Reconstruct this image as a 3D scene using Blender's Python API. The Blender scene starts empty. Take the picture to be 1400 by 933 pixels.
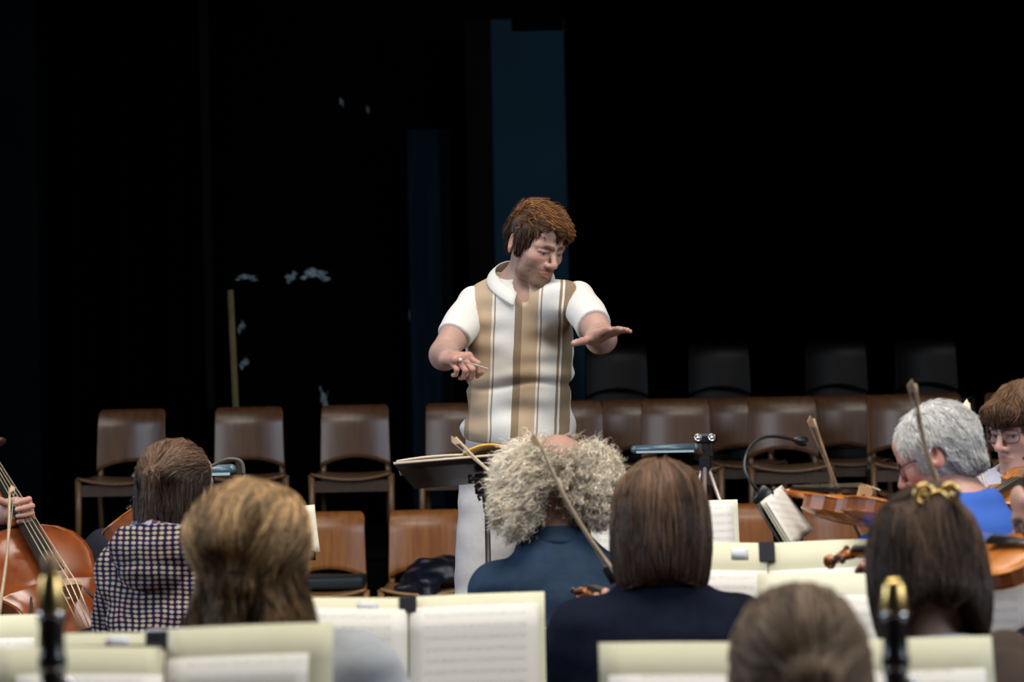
import bpy, math, random
import numpy as np
from mathutils import Vector, Matrix

SC = bpy.context.scene
COL = SC.collection
R_ = math.radians
# ------------------------------------------------------------------ camera
CAM_H, PITCH, ROLL, LENS = 1.36, 1.326, -1.1, 85.0
cam_d = bpy.data.cameras.new('camera'); cam = bpy.data.objects.new('camera', cam_d); COL.objects.link(cam)
cam_d.lens = LENS; cam_d.sensor_width = 36.0; cam_d.clip_start = 0.05; cam_d.clip_end = 100
CAMROT = Matrix.Rotation(R_(90 + PITCH), 3, 'X') @ Matrix.Rotation(R_(ROLL), 3, 'Z')
cam.matrix_world = Matrix.Translation((0, 0, CAM_H)) @ CAMROT.to_4x4()
cam_d.dof.use_dof = True; cam_d.dof.focus_distance = 7.75; cam_d.dof.aperture_fstop = 4.2
SC.camera = cam
# ------------------------------------------------------------------ world, exposure, light
w = bpy.data.worlds.new('world'); SC.world = w; w.use_nodes = True
w.node_tree.nodes['Background'].inputs[0].default_value = (0.25, 0.35, 0.5, 1)
w.node_tree.nodes['Background'].inputs[1].default_value = 0.02
SC.view_settings.view_transform = 'Standard'; SC.view_settings.look = 'None'
SC.view_settings.gamma = 1; SC.view_settings.exposure = 0.0; SC.view_settings.use_curve_mapping = False
def area(name, loc, target, sx, sy, power, col, spread=180):
    l = bpy.data.lights.new(name, 'AREA'); l.shape = 'RECTANGLE'; l.size = sx; l.size_y = sy
    l.energy = power; l.color = col; l.spread = R_(spread)
    o = bpy.data.objects.new(name, l); COL.objects.link(o); o.location = loc
    o.rotation_euler = (Vector(target) - Vector(loc)).to_track_quat('-Z', 'Y').to_euler(); return o
area('ceiling_light_row', (0.3, 4.3, 5.6), (0.2, 6.2, 0.8), 5.0, 1.6, 240, (1.0, 0.95, 0.87), 150)
area('ceiling_light_row', (0.6, 8.6, 5.7), (0.3, 9.6, 0.5), 5.0, 0.7, 60, (1.0, 0.93, 0.84), 150)
area('window_and_fill_light', (-6.4, 5.2, 3.1), (0, 7.4, 1.1), 4.0, 2.4, 175, (0.66, 0.80, 1.0), 140)
area('window_and_fill_light', (5.8, 1.5, 3.4), (0.8, 6.4, 1.1), 3.4, 2.6, 150, (0.80, 0.89, 1.0), 140)  # camera-side fill light from the right, added to brighten the players

F_PX = LENS / 36.0 * 1400
def P(px, py, d):
    v = CAMROT @ Vector(((px - 700) / F_PX, -(py - 466.5) / F_PX, -1.0))
    v = v * (d / v.y)
    return np.array((v.x, v.y, v.z + CAM_H))
def S(d): return F_PX / d
V3 = lambda *a: np.array(a, float)
def nrm(v): v = np.asarray(v, float); return v / (np.linalg.norm(v) + 1e-12)
def rotm(ax, deg): return np.array(Matrix.Rotation(R_(deg), 3, ax))
def srgb(r, g, b):
    f = lambda c: (c / 255 / 12.92) if c <= 10.3 else ((c / 255 + .055) / 1.055) ** 2.4
    return (f(r), f(g), f(b))
# ------------------------------------------------------------------ materials
def newmat(name):
    m = bpy.data.materials.new(name); m.use_nodes = True
    return m, m.node_tree, m.node_tree.nodes['Principled BSDF']
def N(nt, t, **k):
    n = nt.nodes.new(t)
    for a, b in k.items(): setattr(n, a, b)
    return n
def ramp(nt, fac, stops, interp='LINEAR'):
    r = N(nt, 'ShaderNodeValToRGB'); r.color_ramp.interpolation = interp
    e = r.color_ramp.elements
    while len(e) < len(stops): e.new(0.5)
    for i, (p, c) in enumerate(stops): e[i].position = p; e[i].color = (*c, 1)
    nt.links.new(fac, r.inputs[0]); return r
def mat(name, col, rough=.5, metal=0, spec=.5, noise=0, nscale=20, bump=0, bscale=60, stretch=(1, 1, 1), sss=0, coat=0, sheen=0, attr=None, detail=3):
    m, nt, b = newmat(name)
    b.inputs['Base Color'].default_value = (*col, 1); b.inputs['Roughness'].default_value = rough
    b.inputs['Metallic'].default_value = metal; b.inputs['Specular IOR Level'].default_value = spec
    b.inputs['Coat Weight'].default_value = coat; b.inputs['Coat Roughness'].default_value = .15
    b.inputs['Sheen Weight'].default_value = sheen
    if sss:
        b.inputs['Subsurface Weight'].default_value = sss; b.inputs['Subsurface Radius'].default_value = (.012, .005, .003)
        b.inputs['Subsurface Scale'].default_value = 1.0
    tc = N(nt, 'ShaderNodeTexCoord'); mp = N(nt, 'ShaderNodeMapping'); mp.inputs['Scale'].default_value = stretch
    nt.links.new(tc.outputs['Object'], mp.inputs[0])
    src = None
    if attr:
        a = N(nt, 'ShaderNodeAttribute', attribute_name=attr); src = a.outputs['Color']
        nt.links.new(src, b.inputs['Base Color'])
    if noise:
        n = N(nt, 'ShaderNodeTexNoise'); n.inputs['Scale'].default_value = nscale; n.inputs['Detail'].default_value = detail
        nt.links.new(mp.outputs[0], n.inputs['Vector'])
        r = ramp(nt, n.outputs['Fac'], [(.3, (1 - noise,) * 3), (.7, (1 + noise,) * 3)])
        mx = N(nt, 'ShaderNodeMix', data_type='RGBA', blend_type='MULTIPLY'); mx.inputs[0].default_value = 1
        if src: nt.links.new(src, mx.inputs[6])
        else: mx.inputs[6].default_value = (*col, 1)
        nt.links.new(r.outputs[0], mx.inputs[7]); nt.links.new(mx.outputs[2], b.inputs['Base Color'])
    if bump:
        n = N(nt, 'ShaderNodeTexNoise'); n.inputs['Scale'].default_value = bscale; n.inputs['Detail'].default_value = 4
        nt.links.new(mp.outputs[0], n.inputs['Vector'])
        bp = N(nt, 'ShaderNodeBump'); bp.inputs['Strength'].default_value = bump; bp.inputs['Distance'].default_value = .01
        nt.links.new(n.outputs['Fac'], bp.inputs['Height']); nt.links.new(bp.outputs[0], b.inputs['Normal'])
    return m
def wood(name, c1, c2, rough=.35, coat=.3, scale=9, stretch=(6, 6, .5), spec=.5):
    m, nt, b = newmat(name)
    tc = N(nt, 'ShaderNodeTexCoord'); mp = N(nt, 'ShaderNodeMapping'); mp.inputs['Scale'].default_value = stretch
    oi = N(nt, 'ShaderNodeObjectInfo'); ad = N(nt, 'ShaderNodeVectorMath', operation='ADD')
    sc_ = N(nt, 'ShaderNodeVectorMath', operation='SCALE'); sc_.inputs['Scale'].default_value = 7
    nt.links.new(oi.outputs['Location'], sc_.inputs[0]); nt.links.new(tc.outputs['Object'], ad.inputs[0]); nt.links.new(sc_.outputs[0], ad.inputs[1])
    nt.links.new(ad.outputs[0], mp.inputs[0])
    n = N(nt, 'ShaderNodeTexNoise'); n.inputs['Scale'].default_value = scale; n.inputs['Detail'].default_value = 6; n.inputs['Distortion'].default_value = .6
    nt.links.new(mp.outputs[0], n.inputs['Vector'])
    r = ramp(nt, n.outputs['Fac'], [(.3, c1), (.7, c2)])
    nt.links.new(r.outputs[0], b.inputs['Base Color'])
    b.inputs['Roughness'].default_value = rough; b.inputs['Coat Weight'].default_value = coat; b.inputs['Coat Roughness'].default_value = .2
    b.inputs['Specular IOR Level'].default_value = spec
    bp = N(nt, 'ShaderNodeBump'); bp.inputs['Strength'].default_value = .08; bp.inputs['Distance'].default_value = .004
    nt.links.new(n.outputs['Fac'], bp.inputs['Height']); nt.links.new(bp.outputs[0], b.inputs['Normal'])
    return m
# ------------------------------------------------------------------ objects
def tag(o, label=None, cat=None, group=None, kind=None):
    if label: o['label'] = label
    if cat: o['category'] = cat
    if group: o['group'] = group
    if kind: o['kind'] = kind
    return o
def thing(name, loc, label, cat, group=None):
    o = bpy.data.objects.new(name, None); COL.objects.link(o); o.location = Vector(loc); o.empty_display_size = .1
    return tag(o, label, cat, group)
def mkobj(name, v, f, m, parent=None, smooth=True, col=None, matidx=None):
    """world-space vertices; the object's origin is its parent's origin (or world for none)"""
    v = np.asarray(v, float)
    me = bpy.data.meshes.new(name)
    if parent is not None:
        q = parent; off = np.zeros(3)
        while q is not None: off += np.array(q.location); q = q.parent
        v = v - off
    if isinstance(f, np.ndarray) and f.ndim == 2 and len(v) > 3000:
        k = f.shape[1]
        me.vertices.add(len(v)); me.vertices.foreach_set('co', v.astype(np.float32).ravel())
        me.loops.add(f.size); me.loops.foreach_set('vertex_index', f.astype(np.int32).ravel())
        me.polygons.add(len(f)); me.polygons.foreach_set('loop_start', np.arange(0, f.size, k, dtype=np.int32))
        me.update(calc_edges=True); me.validate()
    else:
        me.from_pydata([tuple(x) for x in v], [], [tuple(int(i) for i in x) for x in f]); me.update()
    if smooth: me.polygons.foreach_set('use_smooth', [True] * len(me.polygons))
    if col is not None:
        a = me.color_attributes.new('Col', 'FLOAT_COLOR', 'POINT')
        c = np.ones((len(v), 4), np.float32); c[:, :3] = col; a.data.foreach_set('color', c.ravel())
    if m is not None:
        for mm in (m if isinstance(m, (list, tuple)) else [m]): me.materials.append(mm)
    if matidx is not None: me.polygons.foreach_set('material_index', matidx)
    o = bpy.data.objects.new(name, me); COL.objects.link(o)
    if parent is not None: o.parent = parent
    return o
def frame_from(d, up=(0, 0, 1)):
    d = nrm(d); up = np.asarray(up, float)
    if abs(np.dot(d, nrm(up))) > .98: up = V3(1, 0, 0)
    a = nrm(np.cross(up, d)); b = np.cross(d, a); return a, b, d
class MB:
    def __init__(s): s.v = []; s.f = []
    def add(s, v, f):
        o = len(s.v); s.v += [tuple(x) for x in v]; s.f += [tuple(i + o for i in q) for q in f]; return s
    def box(s, c, size, R=None, bev=0):
        c = np.asarray(c, float); h = np.asarray(size, float) / 2; R = np.eye(3) if R is None else np.asarray(R)
        if bev:
            b = bev; pts = []; 
            # chamfered box as 3 rings
            x, y, z = h
            ring = lambda X, Y, Z: [(-X + b, -Y, Z), (X - b, -Y, Z), (X, -Y + b, Z), (X, Y - b, Z), (X - b, Y, Z), (-X + b, Y, Z), (-X, Y - b, Z), (-X, -Y + b, Z)]
            L = [ring(x - b, y - b, -z), ring(x, y, -z + b), ring(x, y, z - b), ring(x - b, y - b, z)]
            for l in L: pts += l
            F = [tuple(range(7, -1, -1)), tuple(range(24, 32))]
            for k in range(3):
                for i in range(8): F.append((k * 8 + i, k * 8 + (i + 1) % 8, k * 8 + 8 + (i + 1) % 8, k * 8 + 8 + i))
            return s.add([c + R @ np.array(p) for p in pts], F)
        pts = [c + R @ (np.array((i, j, k)) * h) for i in (-1, 1) for j in (-1, 1) for k in (-1, 1)]
        return s.add(pts, [(0, 1, 3, 2), (4, 6, 7, 5), (0, 4, 5, 1), (2, 3, 7, 6), (0, 2, 6, 4), (1, 5, 7, 3)])
    def tube(s, pts, rad, n=8, caps=True, flat=1.0, up=(0, 0, 1)):
        pts = [np.asarray(p, float) for p in pts]; m = len(pts)
        rad = [rad] * m if np.isscalar(rad) else list(rad)
        V = []; prev = None
        for i, p in enumerate(pts):
            t = nrm(pts[min(i + 1, m - 1)] - pts[max(i - 1, 0)])
            if prev is None: a, b, _ = frame_from(t, up)
            else: a = nrm(prev - t * np.dot(prev, t)); b = np.cross(t, a)
            prev = a
            for k in range(n):
                q = 2 * math.pi * k / n; V.append(p + rad[i] * (math.cos(q) * a + flat * math.sin(q) * b))
        F = [(i * n + k, i * n + (k + 1) % n, (i + 1) * n + (k + 1) % n, (i + 1) * n + k) for i in range(m - 1) for k in range(n)]
        if caps: F += [tuple(range(n - 1, -1, -1)), tuple((m - 1) * n + k for k in range(n))]
        return s.add(V, F)
    def lathe(s, o, d, prof, n=16):
        o = np.asarray(o, float); a, b, d = frame_from(d)
        V = []
        for t, r in prof:
            for k in range(n):
                q = 2 * math.pi * k / n; V.append(o + d * t + r * (math.cos(q) * a + math.sin(q) * b))
        m = len(prof)
        F = [(i * n + k, i * n + (k + 1) % n, (i + 1) * n + (k + 1) % n, (i + 1) * n + k) for i in range(m - 1) for k in range(n)]
        F += [tuple(range(n - 1, -1, -1)), tuple((m - 1) * n + k for k in range(n))]
        return s.add(V, F)
    def ball(s, c, r, R=None, n=12):
        c = np.asarray(c, float); r = np.broadcast_to(np.asarray(r, float), 3); R = np.eye(3) if R is None else R
        V = []; h = n // 2
        for i in range(1, h):
            t = math.pi * i / h
            for k in range(n):
                q = 2 * math.pi * k / n; V.append(c + R @ (r * (math.sin(t) * math.cos(q), math.sin(t) * math.sin(q), math.cos(t))))
        V += [c + R @ (r * (0, 0, 1)), c + R @ (r * (0, 0, -1))]; T = len(V) - 2
        F = [(i * n + k, (i + 1) * n + k, (i + 1) * n + (k + 1) % n, i * n + (k + 1) % n) for i in range(h - 2) for k in range(n)]
        F += [(T, k, (k + 1) % n) for k in range(n)] + [(T + 1, (h - 2) * n + (k + 1) % n, (h - 2) * n + k) for k in range(n)]
        return s.add(V, F)
    def build(s, name, m, parent=None, smooth=False, col=None): return mkobj(name, s.v, s.f, m, parent, smooth, col)
def grid_sheet(fn, nu, nv, th, nfn=None):
    """solid sheet: fn(u,v)->point, u,v in 0..1, thickness th along its normal"""
    g = np.array([[fn(i / nu, j / nv) for i in range(nu + 1)] for j in range(nv + 1)])
    du = np.gradient(g, axis=1); dv = np.gradient(g, axis=0); nn = np.cross(du, dv); nn /= (np.linalg.norm(nn, axis=2, keepdims=True) + 1e-9)
    A = (g + nn * th / 2).reshape(-1, 3); B = (g - nn * th / 2).reshape(-1, 3); n = len(A); W = nu + 1
    F = []
    for j in range(nv):
        for i in range(nu):
            a = j * W + i; F.append((a, a + 1, a + W + 1, a + W)); F.append((n + a, n + a + W, n + a + W + 1, n + a + 1))
    bd = [i for i in range(W)] + [j * W + nu for j in range(1, nv + 1)] + [nv * W + i for i in range(nu - 1, -1, -1)] + [j * W for j in range(nv - 1, 0, -1)]
    for k in range(len(bd)): a, b = bd[k], bd[(k + 1) % len(bd)]; F.append((a, n + a, n + b, b))
    return np.vstack([A, B]), F
# ------------------------------------------------------------------ implicit surfaces
def cap(a, b, ra, rb=None):
    a = np.asarray(a, float); b = np.asarray(b, float); rb = ra if rb is None else rb; ab = b - a; L = np.dot(ab, ab) + 1e-12
    def f(p):
        t = np.clip((p - a) @ ab / L, 0, 1); return np.linalg.norm(p - a - t[:, None] * ab, axis=1) - (ra + (rb - ra) * t)
    return f
def ell(c, r, R=None):
    c = np.asarray(c, float); r = np.asarray(r, float)
    def f(p):
        q = p - c
        if R is not None: q = q @ R
        k0 = np.linalg.norm(q / r, axis=1); k1 = np.linalg.norm(q / r ** 2, axis=1) + 1e-9
        return k0 * (k0 - 1) / k1
    return f
def rbox(c, h, rad, R=None):
    c = np.asarray(c, float); h = np.asarray(h, float) - rad
    def f(p):
        q = p - c
        if R is not None: q = q @ R
        q = np.abs(q) - h
        return np.linalg.norm(np.maximum(q, 0), axis=1) + np.minimum(q.max(axis=1), 0) - rad
    return f
def plane(c, n):
    c = np.asarray(c, float); n = nrm(n); return lambda p: (p - c) @ n       # negative side is kept
def smin(a, b, k):
    h = np.maximum(k - np.abs(a - b), 0) / k; return np.minimum(a, b) - h * h * k / 4
def smax(a, b, k): return -smin(-a, -b, k)
def U(fs, k=.02):
    def f(p):
        r = fs[0](p)
        for g in fs[1:]: r = smin(r, g(p), k)
        return r
    return f
def Is(fs, k=.004):
    def f(p):
        r = fs[0](p)
        for g in fs[1:]: r = smax(r, g(p), k)
        return r
    return f
def Sub(a, b, k=.006): return lambda p: smax(a(p), -b(p), k)
def infl(f, d): return lambda p: f(p) - d
_rg = np.random.RandomState(5)
_K = _rg.normal(size=(10, 3)); _K /= np.linalg.norm(_K, axis=1, keepdims=True); _K *= (1 + 1.4 * _rg.rand(10, 1)); _PH = _rg.rand(10) * 6.28
def noise3(p, s, seed=0):
    return np.sin(p @ (_K.T * s) + _PH + seed * 1.7).sum(axis=1) / 4.0
def folds(f, amp, s, seed=0, squash=(1, 1, 1)):
    sq = np.asarray(squash, float)
    return lambda p: f(p) + amp * noise3(p * sq, s, seed)
def mesh_sdf(f, lo, hi, h, B=4, margin=1.6):
    lo = np.asarray(lo, float); hi = np.asarray(hi, float)
    nb = np.maximum(np.ceil((hi - lo) / (h * B)).astype(int), 1); n = nb * B + 1
    ci = np.stack(np.meshgrid(*[np.arange(k) for k in nb], indexing='ij'), -1).reshape(-1, 3)
    cc = lo + (ci + .5) * h * B
    cv = f(cc)
    act = np.abs(cv) < h * B * .87 * margin + h
    G = np.where(cv.reshape(nb) < 0, -1.0, 1.0).astype(np.float32)
    G = np.repeat(np.repeat(np.repeat(G, B, 0), B, 1), B, 2)
    G = np.pad(G, ((0, 1),) * 3, mode='edge')
    loc = np.stack(np.meshgrid(*[np.arange(B + 1)] * 3, indexing='ij'), -1).reshape(-1, 3)
    need = np.zeros(n, bool)
    ai = ci[act] * B
    idx = (ai[:, None, :] + loc[None]).reshape(-1, 3)
    need[idx[:, 0], idx[:, 1], idx[:, 2]] = True
    q = np.argwhere(need)
    out = np.empty(len(q), np.float32)
    for s in range(0, len(q), 200000): out[s:s + 200000] = f(lo + q[s:s + 200000] * h)
    G[q[:, 0], q[:, 1], q[:, 2]] = out
    ins = G < 0
    c = [n[0] - 1, n[1] - 1, n[2] - 1]
    cnt = np.zeros(c, np.int8)
    for i in (0, 1):
        for j in (0, 1):
            for k in (0, 1): cnt += ins[i:c[0] + i, j:c[1] + j, k:c[2] + k]
    mixed = (cnt > 0) & (cnt < 8)
    cells = np.argwhere(mixed)
    if len(cells) == 0: return np.zeros((0, 3)), np.zeros((0, 4), int)
    vid = np.full(c, -1, np.int32); vid[tuple(cells.T)] = np.arange(len(cells))
    acc = np.zeros((len(cells), 3)); w_ = np.zeros(len(cells))
    for ax in range(3):
        o = [a for a in range(3) if a != ax]
        for s in (0, 1):
            for t in (0, 1):
                a = cells.copy(); a[:, o[0]] += s; a[:, o[1]] += t; b = a.copy(); b[:, ax] += 1
                va = G[tuple(a.T)]; vb = G[tuple(b.T)]; m = (va < 0) != (vb < 0)
                tt = np.where(m, va / np.where(m, va - vb, 1), 0)
                pt = a.astype(float); pt[:, ax] += tt
                acc += pt * m[:, None]; w_ += m
    v = lo + acc / w_[:, None] * h
    Fs = []
    for ax in range(3):
        o = [(ax + 1) % 3, (ax + 2) % 3]
        sl0 = [slice(None)] * 3; sl1 = [slice(None)] * 3; sl0[ax] = slice(0, -1); sl1[ax] = slice(1, None)
        ch = ins[tuple(sl0)] != ins[tuple(sl1)]
        e = np.argwhere(ch)
        e = e[(e[:, o[0]] > 0) & (e[:, o[1]] > 0) & (e[:, o[0]] < c[o[0]]) & (e[:, o[1]] < c[o[1]])]
        if len(e) == 0: continue
        q = []
        for (s, t) in ((1, 1), (0, 1), (0, 0), (1, 0)):
            a = e.copy(); a[:, o[0]] -= s; a[:, o[1]] -= t; q.append(vid[tuple(a.T)])
        q = np.stack(q, 1)
        inside0 = ins[tuple(e.T)]
        q = np.where(inside0[:, None], q, q[:, ::-1])
        Fs.append(q)
    F = np.vstack(Fs); F = F[(F >= 0).all(axis=1)]
    return v, F
def joinm(parts):
    vs, fs, o = [], [], 0
    for v, f in parts: vs.append(v); fs.append(f + o); o += len(v)
    return np.vstack(vs), np.vstack(fs)
def grad(f, p, e=.0015):
    f0 = f(p); g = np.stack([(f(p + np.eye(3)[i] * e) - f0) / e for i in range(3)], 1)
    return g / (np.linalg.norm(g, axis=1, keepdims=True) + 1e-9), f0
# ================================================================== people
def head_local(ear=1.0, jaw=1.0, nose=1.0):
    base = U([ell((0, .014, .030), (.0735, .094, .084)), ell((0, -.028, -.028), (.059, .060, .084)),
              cap((-.040 * jaw, -.022, -.078), (.040 * jaw, -.022, -.078), .022), cap((-.014, -.073, -.098), (.014, -.073, -.098), .0175 * jaw)], .035)
    brow = U([cap((-.046, -.068, .021), (-.012, -.090, .017), .0105), cap((.046, -.068, .021), (.012, -.090, .017), .0105), ell((0, -.072, .055), (.05, .022, .035))], .02)
    cheek = U([ell((-.042, -.058, -.020), (.021, .022, .020)), ell((.042, -.058, -.020), (.021, .022, .020))], .01)
    muz = ell((0, -.067, -.062), (.030, .024, .027))
    sock = U([ell((-.031, -.096, .004), (.019, .016, .0125)), ell((.031, -.096, .004), (.019, .016, .0125))], .001)
    balls = U([ell((-.031, -.0725, .003), (.0125,) * 3), ell((.031, -.0725, .003), (.0125,) * 3)], .001)
    lids = U([cap((-.044, -.0765, .0068), (-.019, -.083, .0072), .0056), cap((.044, -.0765, .0068), (.019, -.083, .0072), .0056),
              cap((-.042, -.077, -.0065), (-.020, -.081, -.0065), .003), cap((.042, -.077, -.0065), (.020, -.081, -.0065), .003)], .004)
    ns = nose
    nz = U([cap((0, -.086, .014), (0, -.113 * ns, -.026), .0065, .0095), ell((0, -.112 * ns, -.031), (.0105, .010, .009)),
            ell((-.0125, -.099, -.034), (.0075, .010, .0075)), ell((.0125, -.099, -.034), (.0075, .010, .0075))], .008)
    nost = U([ell((-.007, -.106, -.0425), (.0035, .005, .004)), ell((.007, -.106, -.0425), (.0035, .005, .004))], .001)
    lipu = U([cap((-.022, -.087, -.0635), (0, -.0965, -.0595), .003, .0042), cap((.022, -.087, -.0635), (0, -.0965, -.0595), .003, .0042)], .004)
    lipl = U([cap((-.018, -.0875, -.0685), (0, -.0955, -.0710), .0035, .0050), cap((.018, -.0875, -.0685), (0, -.0955, -.0710), .0035, .0050)], .004)
    slit = U([cap((-.023, -.092, -.0655), (0, -.105, -.0645), .0014), cap((.023, -.092, -.0655), (0, -.105, -.0645), .0014)], .001)
    ears = []
    for s in (-1, 1):
        Re = rotm('Z', 30 * s) @ rotm('X', -8)
        ears.append(Sub(ell((s * .0800, .020, -.004), (.0092, .0200 * ear, .033 * ear), Re), ell((s * .0890, .015, .002), (.006, .010, .019), Re), .004))
    def f(p):
        d = smin(base(p), brow(p), .018); d = smin(d, cheek(p), .02); d = smin(d, muz(p), .02)
        d = smax(d, -sock(p), .014); d = smin(d, balls(p), .002); d = smin(d, lids(p), .004)
        d = smin(d, nz(p), .010); d = smax(d, -nost(p), .003)
        d = smin(d, lipu(p), .005); d = smin(d, lipl(p), .005); d = smax(d, -slit(p), .004)
        for e in ears: d = smin(d, e(p), .008)
        return d
    f.lipu = lipu; f.lipl = lipl; f.ears = ears; f.balls = balls
    return f
def skin_cols(p, skin, hf, beard=None, browcol=None, redness=1.0):
    """colours of the head in head-local coordinates"""
    c = np.tile(np.array(skin), (len(p), 1))
    red = np.array((1.12, .80, .76))
    def bl(m, col): 
        nonlocal c
        m = np.clip(m, 0, 1)[:, None]; c = c * (1 - m) + np.asarray(col) * m
    def g(cx, r): 
        a = np.exp(-((p - np.array(cx)) ** 2 / np.array(r) ** 2).sum(1)); return a
    ck = .55 * (g((-.045, -.06, -.025), (.022, .04, .02)) + g((.045, -.06, -.025), (.022, .04, .02))) + .6 * g((0, -.11, -.03), (.016, .02, .014)) + .6 * (np.abs(p[:, 0]) > .074) * (p[:, 2] < .04)
    bl(ck * redness, np.array(skin) * red)
    if beard is not None:
        m = np.clip((-.040 - p[:, 2] + np.clip(.5 * (p[:, 1] + .04), 0, .05)) / .012, 0, 1) * (p[:, 1] < -.0) * np.clip((.0 - p[:, 1]) / .02, 0, 1)
        m2 = m * (.84 + .15 * g((0, -.09, -.085), (.03, .04, .035)) + .2 * g((0, -.1, -.052), (.026, .03, .006)))
        m2 *= (.85 + .15 * noise3(p, 900)) * np.clip((p[:, 2] + .118) / .006, .35, 1)
        bl(m2, beard)
    lm = np.maximum(np.clip((.0022 - hf.lipu(p)) / .002, 0, 1), np.clip((.0022 - hf.lipl(p)) / .002, 0, 1))
    bl(lm * .7, np.array(skin) * np.array((.80, .52, .48)))
    if browcol is not None:
        bm = 0
        for s in (-1, 1):
            q = cap((s * .049, -.068, .0265), (s * .012, -.100, .0195), .0045, .0070)(p); bm = np.maximum(bm, np.clip((.0035 - q) / .003, 0, 1))
        bl(bm * .85, browcol)
    em = np.clip((.0010 - np.abs(hf.balls(p))) / .001, 0, 1) * (p[:, 1] < -.078)
    bl(em * (p[:, 2] < .0025), (.30, .28, .27))
    for s in (-1, 1):
        q = np.linalg.norm(p - np.array((s * .031 + .002, -.0850, -.0015)), axis=1); bl(np.clip((.0058 - q) / .001, 0, 1), (.03, .025, .02))
    bl(np.clip((.0016 - np.abs(p[:, 2] - .0018)) / .001, 0, 1) * ((np.abs(np.abs(p[:, 0]) - .031) < .0135) & (p[:, 1] < -.074)) * .9, (.05, .03, .025))
    return np.clip(c, 0.004, 1)
def hand_sdf(W, Fd, Nd, side, curl=(15,) * 4, spread=4, thumb=(.75, .55, -.35), s=1.0, tcurl=15, fl=None):
    """W wrist, Fd finger direction, Nd back-of-hand normal, side = +1 when the thumb lies towards cross(Nd,Fd)"""
    Fd = nrm(Fd); Nd = nrm(np.asarray(Nd) - Fd * np.dot(Nd, Fd)); T = nrm(np.cross(Nd, Fd)) * side
    W = np.asarray(W, float); R = np.stack([T, Fd, Nd], 1)
    pr = [rbox(W + Fd * .052 * s, np.array((.037, .046, .0125)) * s, .012 * s, R), cap(W, W + Fd * .05 * s, .021 * s, .02 * s),
          cap(W + (Fd * .015 + T * .02 - Nd * .006) * s, W + (Fd * .045 + T * .030 - Nd * .008) * s, .017 * s, .014 * s)]
    palm = U(pr, .015 * s)
    offs = [.0285, .0095, -.0095, -.0275]; lens = [(.042, .025, .020), (.046, .029, .021), (.042, .027, .020), (.034, .020, .018)]
    rad = [.0092, .0095, .009, .0080]; base = [.088, .093, .088, .078]
    fs = []
    for k in range(4):
        p = W + (Fd * base[k] + T * offs[k]) * s; a = R_(spread * (1.5 - k)); d = Fd * math.cos(a) + T * math.sin(a)
        c = curl[k]; c3 = c if hasattr(c, '__len__') else (c, c * 1.1, c * .7); ang = 0; seg = []
        p0 = p - d * .02 * s
        for j in range(3):
            ang += R_(c3[j]); dd = d * math.cos(ang) - Nd * math.sin(ang); q = p + dd * lens[k][j] * s * (fl or 1)
            r0 = rad[k] * s * (1 - .07 * j); seg.append(cap(p0 if j == 0 else p, q, r0, r0 * .93)); p = q
        fs.append(U(seg, .003 * s))
    t = thumb; p = W + (Fd * .022 + T * .026 - Nd * .008) * s; d = nrm(Fd * t[0] + T * t[1] + Nd * t[2]); seg = []
    for j, (l, r) in enumerate(((.042, .0125), (.032, .0108), (.024, .0098))):
        q = p + d * l * s; seg.append(cap(p, q, r * s, r * .93 * s)); p = q
        a = R_(tcurl); d = nrm(d * math.cos(a) + nrm(Fd * .8 - T * .4) * math.sin(a))
    th = U(seg, .004 * s)
    def f(x):
        d = palm(x); fing = fs[0](x)
        for g in fs[1:]: fing = smin(fing, g(x), .0022 * s)
        d = smin(d, fing, .008 * s); return smin(d, th(x), .010 * s)
    return f
def Rz(a): return rotm('Z', a)
def face_dir(psi): return np.array((math.sin(R_(psi)), -math.cos(R_(psi)), 0.0))
def left_dir(psi): return np.array((math.cos(R_(psi)), math.sin(R_(psi)), 0.0))

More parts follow.
